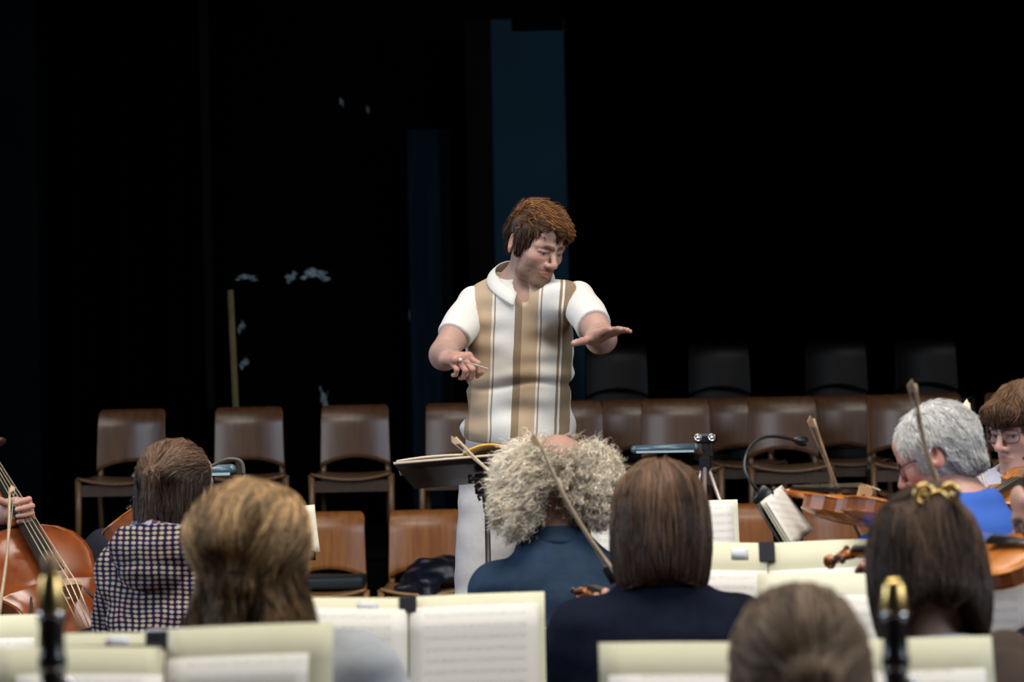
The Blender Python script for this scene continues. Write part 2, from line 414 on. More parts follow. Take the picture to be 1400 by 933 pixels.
def figure(label, base, J, head, skin, hand_kw=None, hair=None, shirt=None, trousers=None, shoes=None, hb=.0075, hh=.003, beard=None, browcol=(.08, .05, .03), tw=1.0, shin=.02, group=None, hfkw={}):
    """one continuous body (torso, limbs, neck, head, hands in one mesh) plus hair and clothes as children"""
    root = thing('person', base, label, 'person', group)
    hpos, psi, pitch, roll, hs = head; hpos = np.asarray(hpos, float)
    HR = Rz(psi) @ rotm('X', pitch) @ rotm('Y', roll)
    hl = head_local(**hfkw); hw = lambda p: hl((p - hpos) @ HR / hs) * hs
    bpsi = J.get('psi', psi); BR = Rz(bpsi)
    nk, pv = J['neck'], J['pelvis']; up = nrm(nk - pv); side = left_dir(bpsi); fw = nrm(np.cross(side, up)) ; 
    TR = np.stack([side, -fw if np.dot(fw, face_dir(bpsi)) > 0 else fw, up], 1)
    L = np.linalg.norm(nk - pv)
    ch = pv + up * L * .66; md = pv + up * L * .33
    torso = U([ell(ch, (.160 * tw, .108 * tw, L * .36), TR), ell(md, (.145 * tw, .105 * tw, L * .34), TR), ell(pv, (.168 * tw, .115 * tw, .13), TR),
               cap(J['shL'] - side * shin, J['shR'] + side * shin, .058 * tw), cap(nk - up * .05, nk, .075, .060)], .07)
    jaw = hpos + HR @ (np.array((0, .015, -.05)) * hs)
    neck = cap(nk - up * .02, jaw, .058 * hs, .054 * hs)
    arms = {}; lows = {}
    for s in 'LR':
        arms[s] = cap(J['sh' + s], J['el' + s], .052 * J.get('aw', 1), .042 * J.get('aw', 1))
        mid = J['el' + s] * .7 + J['wr' + s] * .3
        lows[s] = U([cap(J['el' + s], mid, .041, .043), cap(mid, J['wr' + s], .043, .0265)], .02)
    legs = {s: U([cap(J['hip' + s], J['kn' + s], .088, .060), cap(J['kn' + s], J['an' + s], .058, .040)], .02) for s in 'LR'}
    feet = {s: cap(J['an' + s] - V3(0, 0, .03), J['toe' + s], .036, .03) for s in 'LR'}
    def body(p):
        d = smin(torso(p), neck(p), .04)
        for s in 'LR':
            d = smin(d, arms[s](p), .03); d = smin(d, lows[s](p), .012); d = smin(d, legs[s](p), .05); d = smin(d, feet[s](p), .02)
        return d
    pts = np.array([J[k] for k in J if k not in ('psi', 'aw')]); lo = pts.min(0) - .2; hi = pts.max(0) + .2
    lo[2] = max(lo[2], J.get('floor', 0))if False else lo[2]
    bv, bf = mesh_sdf(body, lo, hi, hb * 1.25)
    headneck = lambda p: smin(hw(p), neck(p), .022)
    hlo, hhi = hpos - .17 * hs, hpos + .17 * hs; hlo[2] = nk[2] - .02
    hv, hf_ = mesh_sdf(headneck, hlo, hhi, hh)
    parts = [(bv, bf), (hv, hf_)]; cols = [np.tile(np.array(skin), (len(bv), 1)), skin_cols((hv - hpos) @ HR / hs, skin, hl, beard, browcol)]
    for s in 'LR':
        kw = (hand_kw or {}).get(s)
        if kw is None: kw = dict(F=nrm(J['wr' + s] - J['el' + s]), N=(0, 0, 1), side=-1 if s == 'L' else 1, curl=(35,) * 4)
        kw = dict(kw); Fd = kw.pop('F'); Nd = kw.pop('N'); sd = kw.pop('side'); res = kw.pop('res', .0028)
        hnd = hand_sdf(J['wr' + s], Fd, Nd, sd, **kw); both = lambda p, hnd=hnd, s=s: smin(lows[s](p), hnd(p), .015)
        c = J['wr' + s] + nrm(Fd) * .08
        v, f = mesh_sdf(both, c - .14, c + .14, res)
        parts.append((v, f)); col = np.tile(np.array(skin), (len(v), 1))
        dist = np.linalg.norm(v - (J['wr' + s] + nrm(Fd) * .12), axis=1); m = np.clip(1 - dist / .11, 0, 1)[:, None] * .6
        col = col * (1 - m) + col * np.array((1.15, .80, .74)) * m; cols.append(col)
    v, f = joinm(parts); bo = mkobj('body', v, f, M['skin'], root, True, np.vstack(cols))
    ctx = dict(root=root, hl=hl, hw=hw, HR=HR, hpos=hpos, hs=hs, torso=torso, neck=neck, arms=arms, lows=lows, legs=legs, J=J, up=up, side=side, fwd=-TR[:, 1], TR=TR, L=L, nk=nk, pv=pv, body=body, jaw=jaw)
    if shirt: make_shirt(ctx, **shirt)
    if trousers is not None: make_trousers(ctx, **trousers)
    if shoes is not None or True:
        for s in 'LR':
            a, t = J['an' + s], J['toe' + s]
            f_ = Is([infl(cap(a - V3(0, 0, .035), t, .038, .034), .008), plane(a + V3(0, 0, .03), (0, 0, 1)), plane((0, 0, J.get('floor', 0) + .001), (0, 0, -1))], .006)
            v, f = mesh_sdf(f_, np.minimum(a, t) - .08, np.maximum(a, t) + .08, .009); mkobj('shoe', v, f, M['shoe'], root)
    if hair: hair(ctx)
    return ctx
def make_shirt(c, m, sleeve='short', d=.012, name='shirt', fold=.003, neck_r=.0, hem=-.10, sleeve_parts=False, h=.007, crew=.075, t_sleeve=.62, fs=24, blouse=0, cuff=.95, vneck=0, crease=None, sl=.008, sleevem=None):
    J = c['J']; tor = infl(c['torso'], d); up, pv, nk, side = c['up'], c['pv'], c['nk'], c['side']
    if crease is not None:
        t1 = tor
        def tor(p):
            q = p - pv; z = q @ up; x = q @ side; return t1(p) + .0075 * np.exp(-((z - crease - .016 * np.sin(x * 17 + 1)) / .010) ** 2) - .006 * np.exp(-((z - crease - .035 - .016 * np.sin(x * 17 + 1)) / .018) ** 2) + .004 * np.sin((z * 40 + x * 26)) * np.exp(-((z - crease + .10) / .07) ** 2)
    if blouse:
        t0 = tor
        def tor(p):
            z = (p - pv) @ up; return t0(p) - blouse * np.exp(-((z - blz) / .042) ** 2)
        blz = hem + .038
    arms = []
    for s in 'LR':
        a, e, w_ = J['sh' + s], J['el' + s], J['wr' + s]
        if sleeve == 'short':
            q = a + (e - a) * t_sleeve
            arms.append((s, Is([cap(a, a + (e - a) * (t_sleeve + .05), .052 * J.get('aw', 1) + d + sl, .048 * J.get('aw', 1) + d + sl + .002), plane(q, e - a)], .004)))
        else:
            q = e + (w_ - e) * cuff
            low = Is([U([cap(e, e + (w_ - e) * .4, .043 + d, .045 + d), cap(e + (w_ - e) * .4, w_, .044 + d, .032 + d)], .02), plane(q, w_ - e)], .004)
            arms.append((s, U([cap(a, e, .054 * J.get('aw', 1) + d + .004, .045 * J.get('aw', 1) + d), low], .03)))
    hole = cap(nk - up * .02 + c['fwd'] * .01, nk + up * .25, crew, crew + .05)
    if vneck: h0 = hole; vn = cap(nk + c['fwd'] * .075 + up * .02, nk + c['fwd'] * .125 - up * vneck, .030, .014); hole = lambda p: np.minimum(h0(p), vn(p))
    trim = [plane(pv + up * hem, -up)]
    tf = Is([Sub(tor, hole, .006)] + trim, .008)
    pts = np.array([J[k] for k in ('shL', 'shR', 'elL', 'elR', 'wrL', 'wrR', 'pelvis', 'neck')]); lo = pts.min(0) - .2; hi = pts.max(0) + .2
    sq = (1, 1, 1.6)
    if sleeve_parts:
        v, f = mesh_sdf(folds(tf, fold, fs, 1, sq), lo, hi, h); mkobj(name, v, f, m, c['root'])
        for s, a in arms:
            v, f = mesh_sdf(folds(Sub(a, infl(tf, -.006), .003), fold * .8, fs, 3), lo, hi, h); mkobj('sleeve', v, f, sleevem or m, c['root'])
    else:
        al = lambda p: smin(smin(tf(p), arms[0][1](p), .03), arms[1][1](p), .03)
        v, f = mesh_sdf(Sub(folds(al, fold, fs, 1, sq), hole, .006), lo, hi, h); mkobj(name, v, f, m, c['root'])
def make_trousers(c, m, d=.013, h=.009, fold=.003, waist=.10, wide=0):
    J = c['J']; legs = []
    for s in 'LR':
        lg = U([cap(J['hip' + s], J['kn' + s], .090 + d, .066 + d + wide), cap(J['kn' + s], J['an' + s], .066 + d + wide, .052 + d + wide)], .02)
        legs.append(Is([lg, plane(J['an' + s] + (J['kn' + s] - J['an' + s]) * .08, J['an' + s] - J['kn' + s])], .006))
    pel = Is([infl(c['torso'], d - .003), plane(c['pv'] + c['up'] * waist, c['up'])], .006)
    f_ = lambda p: smin(pel(p), smin(legs[0](p), legs[1](p), .015), .05)
    pts = np.array([J[k] for k in ('hipL', 'hipR', 'knL', 'knR', 'anL', 'anR', 'pelvis')]); lo = pts.min(0) - .24; hi = pts.max(0) + .24
    v, f = mesh_sdf(folds(f_, fold, 22, 7, (1, 1, 1.5)), lo, hi, h); mkobj('trousers', v, f, m, c['root'])
# ------------------------------------------------------------------ hair
def strand_paths(hf, seeds, comb, L, steps, rs, lift=.0, wob=.0, curl=0, curlf=60, off=(-.002, .003), stop=None):
    n = len(seeds); p = seeds.copy(); o = off[0] + (off[1] - off[0]) * rs.rand(n); paths = []
    ph = rs.rand(n) * 6.28; jit = rs.normal(size=(n, 3)) * wob; Ls = L * (.6 + .55 * rs.rand(n)) if np.isscalar(L) else L
    for k in range(steps + 1):
        g, f0 = grad(hf, p)
        p = p - g * (f0 - (o + lift * (k / steps) ** 2 * (.3 + rs.rand(n)[:0].sum() + ph / 6.28)))[:, None]
        q = p.copy()
        if curl:
            a = nrmrows(np.cross(g, np.array((.3, .2, .9)))); b = np.cross(g, a); t = ph + curlf * (k / steps) * (.7 + ph / 9)
            q = q + curl * (np.cos(t)[:, None] * g + np.sin(t)[:, None] * a)
        paths.append(q)
        d = comb(p) + jit; d = d - g * (d * g).sum(1, keepdims=True); d = nrmrows(d)
        p = p + d * (Ls / steps)[:, None]
    return np.stack(paths, 1)
def nrmrows(a): return a / (np.linalg.norm(a, axis=1, keepdims=True) + 1e-9)
def strand_mesh(paths, rad, cols):
    n, m, _ = paths.shape; t = np.gradient(paths, axis=1); t /= np.linalg.norm(t, axis=2, keepdims=True) + 1e-9
    a = np.cross(t, np.array((.21, .37, .9))); a /= np.linalg.norm(a, axis=2, keepdims=True) + 1e-9; b = np.cross(t, a)
    prof = np.sin(np.pi * (np.linspace(.12, .97, m))) ** .5; prof[-1] = .15
    r = (np.asarray(rad).reshape(-1, 1) * np.ones((n, 1))) * prof[None]
    V = np.stack([paths + (r[..., None] * (math.cos(q) * a + math.sin(q) * b)) for q in (0, 2.0944, 4.18879)], 2).reshape(-1, 3)
    base = (np.arange(n) * m * 3)[:, None, None] + (np.arange(m - 1) * 3)[None, :, None]; k = np.arange(3)[None, None]
    i0 = base + k; i1 = base + (k + 1) % 3
    F = np.stack([i0, i1, i1 + 3, i0 + 3], -1).reshape(-1, 4)
    C = np.repeat(cols, m * 3, axis=0)
    return V, F, C
def make_hair(c, hf, comb, col, n=1400, L=.10, steps=9, rad=.0011, lift=.0, wob=.25, curl=0, curlf=60, off=(-.002, .003), h=.005, var=.35, col2=None, seed=1, keep=None, lo=-.2, hi=.2, zlo=None, name='hair', colfn=None, baseshade=.7):
    """hf: hair volume in head-local coordinates (metres of an adult head)"""
    rs = np.random.RandomState(seed); lo_ = np.full(3, lo); hi_ = np.full(3, hi)
    if zlo is not None: lo_[2] = zlo
    v, f = mesh_sdf(hf, lo_, hi_, h)
    tw = lambda x: (x * c['hs']) @ c['HR'].T + c['hpos']
    cen = v
    cnd = v if keep is None else v[keep(v)]
    seeds = cnd[rs.randint(0, len(cnd), n)] + rs.normal(size=(n, 3)) * h * .5
    paths = strand_paths(hf, seeds, comb, L, steps, rs, lift, wob, curl, curlf, off)
    col = np.array(col); col2 = np.array(col2) if col2 is not None else col
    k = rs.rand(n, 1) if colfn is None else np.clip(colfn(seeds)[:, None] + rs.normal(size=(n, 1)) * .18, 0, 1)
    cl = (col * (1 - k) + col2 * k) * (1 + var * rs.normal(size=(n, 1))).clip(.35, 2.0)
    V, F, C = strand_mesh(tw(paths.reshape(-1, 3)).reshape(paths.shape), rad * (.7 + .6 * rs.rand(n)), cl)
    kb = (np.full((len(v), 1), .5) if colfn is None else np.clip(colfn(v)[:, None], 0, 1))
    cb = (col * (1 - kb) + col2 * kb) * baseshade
    vw = tw(v)
    v2, f2 = np.vstack([vw, V]), np.vstack([f, F + len(vw)])
    return mkobj(name, v2, f2, M['hair'], c['root'], True, np.vstack([cb, C]))
def comb_down(p): return np.tile(np.array((0, 0, -1.0)), (len(p), 1))
def comb_mix(center, down=1.0, out=1.0):
    ce = np.array(center)
    def f(p):
        d = p - ce; d[:, 2] *= .2; return nrmrows(d) * out + np.array((0, 0, -down))
    return f
def comb_to(tie, zt, after=(0, 0.1, -1)):
    tie = np.array(tie); after = np.array(after, float)
    def f(p):
        d = tie - p; r = np.linalg.norm(d, axis=1); m = np.clip((p[:, 2] - zt + .01) / .04, 0, 1)[:, None] * np.clip((r - .012) / .02, 0, 1)[:, None]
        return nrmrows(d) * m + after * (1 - m)
    return f
def seated(head, psi, Hpsi=None, pitch=10, roll=0, hs=1.0, lean=.10, shw=.17, wrL=None, wrR=None, elL=None, elR=None, seatz=.42, drop=.165, headoff=.03, aw=1.0, nk=None, knee_out=.10, shdrop=.065):
    """joints of a seated player facing psi; wrists given in world coordinates or by default"""
    head = np.asarray(head, float); f = face_dir(psi); l = left_dir(psi); z = V3(0, 0, 1)
    nk = head - f * headoff - z * drop * hs if nk is None else np.asarray(nk, float); pvs = V3(nk[0], nk[1], seatz + .10) - f * lean
    J = dict(psi=psi, neck=nk, pelvis=pvs, aw=aw)
    J['shL'] = nk + l * shw - z * shdrop + f * .01; J['shR'] = nk - l * shw - z * shdrop + f * .01
    J['wrL'] = np.asarray(wrL) if wrL is not None else nk + f * .38 + l * .20 - z * .10
    J['wrR'] = np.asarray(wrR) if wrR is not None else nk + f * .30 - l * .26 - z * .20
    def elbow(sh, wr, out):
        m = (sh + wr) / 2; dd = np.linalg.norm(wr - sh); h = math.sqrt(max(.275 ** 2 - (dd / 2) ** 2, .0025)); u = nrm(wr - sh)
        dr = -z * .85 + out * .5; dr = nrm(dr - u * np.dot(dr, u)); return m + dr * h
    J['elL'] = elbow(J['shL'], J['wrL'], l) if elL is None else np.asarray(elL); J['elR'] = elbow(J['shR'], J['wrR'], -l) if elR is None else np.asarray(elR)
    for s, k in (('L', 1), ('R', -1)):
        J['hip' + s] = pvs + l * k * .09 + f * .02 - z * .02
        J['kn' + s] = pvs + l * k * (.09 + knee_out) + f * .44 - z * .02
        J['an' + s] = V3(J['kn' + s][0], J['kn' + s][1], .09) + f * .02
        J['toe' + s] = V3(J['an' + s][0], J['an' + s][1], .035) + f * .16
    return J
def glasses(c, frame_m, lens_m, w=.026, hgt=.019, rim=.0014):
    T = lambda x: (np.asarray(x) * c['hs']) @ c['HR'].T + c['hpos']
    g = MB(); root = c['root']; z0 = .001
    for s in (-1, 1):
        pts = []
        for k in range(21):
            a = 2 * math.pi * k / 20; ca, sa = math.cos(a), math.sin(a)
            x = s * .033 + w * np.sign(ca) * abs(ca) ** .7; z = z0 + hgt * np.sign(sa) * abs(sa) ** .7; y = -.098 + .5 * max(0, abs(x) - .03) * .7
            pts.append(T((x, y, z)))
        g.tube(pts, rim, 6, False)
        lens = MB(); lens.add([p for p in pts[:-1]] + [p + c['HR'] @ V3(0, .0012, 0) for p in pts[:-1]], [tuple(range(20)), tuple(range(39, 19, -1))] + [(i, 20 + i, 20 + (i + 1) % 20, (i + 1) % 20) for i in range(20)])
        if s == -1: lens1 = lens
        g.tube([T((s * .058, -.082, .008)), T((s * .074, -.06, .010)), T((s * .079, .0, .008)), T((s * .0795, .028, -.006))], rim * 1.1, 6)
        if s == 1: lens2 = lens
    g.tube([T((-.008, -.0985, .004)), T((0, -.102, .008)), T((.008, -.0985, .004))], rim, 6)
    go = g.build('glasses', frame_m, root, True); lens1.build('lens', lens_m, go); lens2.build('lens', lens_m, go)
# ================================================================== chairs
def chair_meshes(w1, w2):
    """meshes of the stacking chair: returns builder(name list)"""
    W, wt = .192, .184; top, cr = .79, .024
    us = [-1, -.985, -.96, -.92, -.87, -.8, -.6, -.4, -.2, 0, .2, .4, .6, .8, .87, .92, .96, .985, 1]; nv = 12
    def fn(u, v):
        i = int(round(u * (len(us) - 1))); x = us[i] * W; ax = abs(x); e = ax - (W - cr)
        zt = top - (cr - math.sqrt(max(cr * cr - e * e, 0)) if e > 0 else 0)
        zb = .455 + .050 * (1 - (x / W) ** 2)
        z = zb + (zt - zb) * v; xx = x * (1 - (1 - wt / W) * (z - .45) / .34)
        y = .030 * (1 - (x / W) ** 2) + .09 * (z - .45) + .035 * max(0, (z - .70) / .09) ** 2 - .045
        return (xx, y, z)
    back = grid_sheet(fn, len(us) - 1, nv, .012)
    def seat(u, v):
        x = (u - .5) * 2; y = -.42 + .40 * v; w = .215 - .020 * v
        z = .405 + .012 * abs(x) ** 2 - .022 * (1 - abs(x) ** 2) * math.exp(-((v - 0) / .25) ** 2) - .01 * math.sin(v * 3.1)
        return (x * w, y, z + .012)
    seat_ = grid_sheet(seat, 14, 8, .014)
    return back, seat_
def make_chair(loc, label, group, mback, mframe, mseat=None, cat='chair', name='wooden_chair', mapron=None):
    mapron = mapron or mframe
    r = thing(name, (0, 0, 0), label, cat, group)
    (bv, bf), (sv, sf) = chair_meshes(0, 0)
    mkobj('backrest', bv, bf, mback, r); mkobj('seat', sv, sf, mseat or mframe, r)
    a = MB(); a.box((0, -.385, .360), (.40, .016, .060)); a.box((-.195, -.2, .365), (.016, .36, .045)); a.box((.195, -.2, .365), (.016, .36, .045)); a.box((0, -.02, .365), (.36, .016, .045)); a.build('seat_frame', mapron, r)
    for s in (-1, 1):
        l = MB(); l.tube([(s * .218, -.400, 0), (s * .212, -.395, .25), (s * .212, -.395, .425)], [.013, .016, .016], 8, True, 1.1); l.build('leg', mframe, r, True)
        l = MB(); l.tube([(s * .185, .06, 0), (s * .180, 0, .20), (s * .178, -.020, .38), (s * .176, -.004, .50), (s * .172, .012, .60)], [.013, .016, .017, .016, .010], 8); l.build('leg', mframe, r, True)
    r.location = Vector(loc); return r
def dup(root, loc, rz=0, label=None, group=None, mats=None):
    r = root.copy(); COL.objects.link(r); r.location = Vector(loc); r.rotation_euler = (0, 0, R_(rz))
    if label: r['label'] = label
    if group: r['group'] = group
    for ch in list(root.children):
        c = ch.copy(); COL.objects.link(c); c.parent = r
        for g in ch.children:
            d = g.copy(); COL.objects.link(d); d.parent = c
    return r
# ================================================================== violin family
VO = [(0, .30), (.004, .50), (.02, .70), (.06, .90), (.12, .99), (.20, 1.0), (.27, .97), (.33, .90), (.375, .86), (.40, .90), (.405, .84), (.43, .68), (.48, .585), (.54, .56), (.59, .60), (.625, .69), (.645, .76), (.655, .80), (.66, .74), (.69, .71), (.74, .76), (.80, .81), (.86, .80), (.92, .72), (.965, .55), (.99, .33), (1, .12)]
def fiddle(name, label, cat, tail, neckdir, topn, s=1.0, ribs=.030, group=None, bodyL=.355, halfW=.104, nlen=.130, m=None, chin=True, peg_up=True, backm=None, endpin=0):
    """tail = bottom block (world), neckdir = body axis towards the scroll, topn = outward normal of the belly"""
    A = nrm(neckdir); T = nrm(np.asarray(topn, float) - A * np.dot(topn, A)); Sx = np.cross(A, T); tail = np.asarray(tail, float)
    m = m or M['varnish']; backm = backm or m
    W = lambda a, x, t: tail + A * a + Sx * x + T * t
    root = thing(name, tail, label, cat, group)
    ol = [(a * bodyL, x * halfW) for a, x in VO]
    loop = [(a, x) for a, x in ol] + [(a, -x) for a, x in reversed(ol)]
    n = len(loop); cx = bodyL * .47
    rb = MB(); V = [W(a, x * .97, -ribs / 2) for a, x in loop] + [W(a, x * .97, ribs / 2) for a, x in loop]
    rb.add(V, [(i, (i + 1) % n, n + (i + 1) % n, n + i) for i in range(n)]); rb.build('rib_band', M['varnish_dark'], root)
    for nm, sg in (('belly', 1), ('back_plate', -1)):
        b = MB(); V = []; F = []; xs = [-1, -1, -.93, -.82, -.65, -.45, -.22, 0, .22, .45, .65, .82, .93, 1, 1]; K = len(xs)
        sm = [(a, max(x, .02)) for a, x in ol]
        for a, w_ in sm:
            t = a / bodyL; H = max(0, math.sin(math.pi * min(max(t, 0), 1))) ** .45
            for q, x in enumerate(xs):
                e = abs(x); hh_ = .0 if q in (0, K - 1) else .012 + (-.006 if .85 < e < .97 else 0) + .085 * H * (1 - e ** 2) ** 1.1
                V.append(W(a if q not in (0, K - 1) else a, x * w_ * 1.015, sg * (ribs / 2 + hh_ * halfW * 1.9)))
        for r_ in range(len(sm) - 1):
            for q in range(K - 1):
                f4 = (r_ * K + q, (r_ + 1) * K + q, (r_ + 1) * K + q + 1, r_ * K + q + 1); F.append(f4 if sg > 0 else f4[::-1])
        b.add(V, F); b.build(nm, m if sg > 0 else backm, root, True)
    arch = ribs / 2 + .0025 * s; top = ribs / 2 + .094 * halfW * 1.9
    nk = MB(); nk.tube([W(bodyL - .004, 0, top * .75), W(bodyL + nlen, 0, top * .95)], [.0135 * s, .0115 * s], 10, True, .9, T); nk.build('neck', M['varnish'], root, True)
    fb = MB(); a0, a1 = bodyL * .66, bodyL + nlen
    V = []
    for a, w in ((a0, .0205), (a1, .012)):
        lift = (top + .016 * s) if a == a0 else (top * .95 + .012 * s)
        for x, t in ((-1, -.004), (-1, 0), (0, .0035), (1, 0), (1, -.004)): V.append(W(a, x * w * min(s, 1.5), lift + t * s))
    fb.add(V, [(0, 1, 6, 5), (1, 2, 7, 6), (2, 3, 8, 7), (3, 4, 9, 8), (4, 0, 5, 9), (4, 3, 2, 1, 0), (5, 6, 7, 8, 9)]); fb.build('fingerboard', M['ebony'], root)
    br = MB(); bx = bodyL * .545; hb = top + .030 * s * (1.0 if s < 1.5 else .95)
    pts = []; 
    prof = [(-.021, 0), (-.019, .4), (-.020, .8), (-.012, .95), (0, 1), (.012, .95), (.020, .8), (.019, .4), (.021, 0), (.012, .0), (.010, .25), (0, .38), (-.010, .25), (-.012, 0)]
    V = [W(bx + sgn * .0025 * s, x * s, top * .88 + (hb - top * .88) * t) for sgn in (-1, 1) for x, t in prof]; k = len(prof)
    br.add(V, [tuple(range(k)), tuple(range(2 * k - 1, k - 1, -1))] + [(i, k + i, k + (i + 1) % k, (i + 1) % k) for i in range(k)]); br.build('bridge', M['maple'], root)
    tp = MB(); tp.tube([W(.008, 0, top * .8), W(bodyL * .12, 0, top + .006 * s), W(bodyL * .33, 0, top + .014 * s)], [.008 * s, .011 * s, .021 * s], 8, True, .35, T); tp.build('tailpiece', M['ebony'], root, True)
    for j, x in enumerate((-.0165, -.0055, .0055, .0165)):
        st = MB(); st.tube([W(bodyL * .32, x * .8 * min(s, 1.5), top + .017 * s), W(bx, x * min(s, 1.6), hb + .001), W(a1, x * .45 * min(s, 1.5), top * .95 + .0165 * s)], .0009 * s if s > 1.5 else .0005, 4); st.build('string', M['gut'], root, True)
    for sg in (-1, 1):
        fh = MB(); pts = []
        for k in range(13):
            t = k / 12; a = bx + (t - .5) * .078 * s; x = sg * (.042 * s - .012 * s * math.sin((t - .5) * 3.0)); d = abs(x) / halfW
            pts.append(W(a, x, ribs / 2 + .19 * halfW * (.30 if False else max(.1, (.092 - .075 * d) / .1)) * .93))
        fh.tube(pts, [.0035 * s] + [.0018 * s] * 11 + [.0035 * s], 6, True, .5, T); fh.build('sound_hole', M['black'], root, True)
    sc = MB(); pb = bodyL + nlen; pts = [W(pb, 0, top * .95), W(pb + .03 * s, 0, top * .9 - .002 * s), W(pb + .062 * s, 0, top * .8 - .010 * s)]
    c0 = W(pb + .078 * s, 0, top * .8 - .014 * s)
    for k in range(16):
        q = k / 15 * 4.2 * math.pi / 2 * 1.6; r = .015 * s * (1 - k / 20); pts.append(c0 + r * (-math.cos(q) * A + math.sin(q) * T))
    sc.tube(pts, [.0115 * s, .011 * s, .008 * s] + [.006 * s * (1 - k / 40) for k in range(16)], 8, True, 1.4, Sx); sc.build('scroll', M['varnish'], root, True)
    for k in range(4):
        sg = 1 if k % 2 else -1; a = pb + (.012 + .012 * k) * s; pg = MB(); c = W(a, 0, top * .9)
        pg.tube([c - Sx * sg * .012 * s, c + Sx * sg * .022 * s], [.0032 * s, .004 * s], 6); pg.ball(c + Sx * sg * .030 * s, (.010 * s, .0045 * s, .008 * s), np.stack([Sx, A, T], 1), 10); pg.build('peg', M['ebony_brown'], root, True)
    if chin:
        ch = MB(); ch.ball(W(.035, .045, top + .012), (.038, .026, .007), np.stack([Sx, A, T], 1), 14); ch.box(W(.002, .035, 0), (.02, .006, ribs + .02), np.stack([Sx, A, T], 1)); ch.build('chin_rest', M['ebony'], root, True)
    if endpin:
        e = MB(); e.tube([W(0.01, 0, 0), W(-endpin, 0, 0)], [.006, .004], 8); e.build('endpin', M['steel'], root, True)
    return root
def bow(label, tip, frog, hairside, group=None, L=None, m=None, thick=1.0):
    tip = np.asarray(tip, float); frog = np.asarray(frog, float); ax = nrm(frog - tip); H = nrm(np.asarray(hairside, float) - ax * np.dot(hairside, ax)); L = np.linalg.norm(frog - tip)
    r = thing('bow', frog, label, 'bow', group)
    st = MB(); pts = [tip + ax * L * t + H * (-.006 + .014 * math.sin(math.pi * t)) for t in np.linspace(0, 1, 14)]
    st.tube(pts, [(.0028 + .0016 * t) * thick for t in np.linspace(0, 1, 14)], 8); st.build('stick', m or M['bow_wood'], r, True)
    hd = MB(); hd.add([tip + ax * a + H * h * .62 + np.cross(ax, H) * w for w in (-.003, .003) for a, h in ((-.012, -.004), (.006, -.009), (.022, -.004), (.010, .016), (.0, .016))], [(0, 1, 2, 3, 4), (9, 8, 7, 6, 5)] + [(i, 5 + i, 5 + (i + 1) % 5, (i + 1) % 5) for i in range(5)]); hd.build('bow_head', m or M['bow_wood'], r)
    hr = MB(); R = np.stack([ax, H, np.cross(ax, H)], 1); hr.box((tip + frog) / 2 + H * .009 + ax * -.01, (L - .03, .0012, .007 * thick), R); hr.build('bow_hair', M['bow_hair'], r)
    fg = MB(); fg.box(frog - ax * .03 + H * .008, (.045, .020, .011), R, .003); fg.tube([frog - ax * .005, frog + ax * .012], .0045, 8); fg.build('frog', M['ebony'], r, True)
    return r
# ================================================================== music stands and music
def music_stand(label, c, w, ztop, h=.33, yaw=0, tilt=18, group=None, leg=.30, m=None):
    """c=(x,y) of the desk's top edge; desk faces -y when yaw = 0"""
    m = m or M['stand_black']; c = np.asarray(c, float); RZ = Rz(yaw); f = RZ @ V3(0, -1, 0)
    up = rotm('Z', yaw) @ V3(0, math.sin(R_(tilt)), math.cos(R_(tilt))); sd = RZ @ V3(1, 0, 0); nn = np.cross(sd, up)
    top = V3(c[0], c[1], ztop); bot = top - up * h; ctr = (top + bot) / 2; R = np.stack([sd, -nn, up], 1)
    base = V3(*(bot - nn * .05)[:2], 0)
    r = thing('music_stand', base, label, 'music stand', group)
    d = MB(); d.box(ctr - nn * .004, (w, .004, h), R, .001); d.build('desk', m, r)
    l = MB(); l.box(bot + nn * .022, (w, .048, .004), R, .001); l.box(bot + nn * .046 + up * .008, (w, .003, .016), R, .001); l.build('shelf', m, r)
    hub = ctr - nn * .035; p = MB(); foot = V3(hub[0], hub[1], .12)
    p.tube([foot, V3(hub[0], hub[1], hub[2] - .30)], .011, 10); p.build('lower_tube', m, r, True)
    p = MB(); p.tube([V3(hub[0], hub[1], hub[2] - .34), hub], .008, 10); p.build('upper_tube', m, r, True)
    b = MB(); b.box(ctr - nn * .02, (.07, .03, .05), R, .003); b.build('tilt_bracket', m, r)
    k = MB(); kc = V3(hub[0], hub[1], hub[2] - .31); k.lathe(kc - sd * .012, -sd, [(0, .005), (.012, .006), (.014, .014), (.026, .013), (.028, .006)], 10); k.build('knob', m, r, True)
    for a in (90, 210, 330):
        g = MB(); q = R_(a + yaw); dv = V3(math.cos(q), math.sin(q), 0); g.tube([foot + V3(0, 0, .22), foot + dv * leg * .5 + V3(0, 0, .06), foot + dv * leg + V3(0, 0, -.108)], [.008, .008, .008], 8); g.build('leg', m, r, True)
    return r, dict(top=top, up=up, sd=sd, nn=nn, R=R, bot=bot)
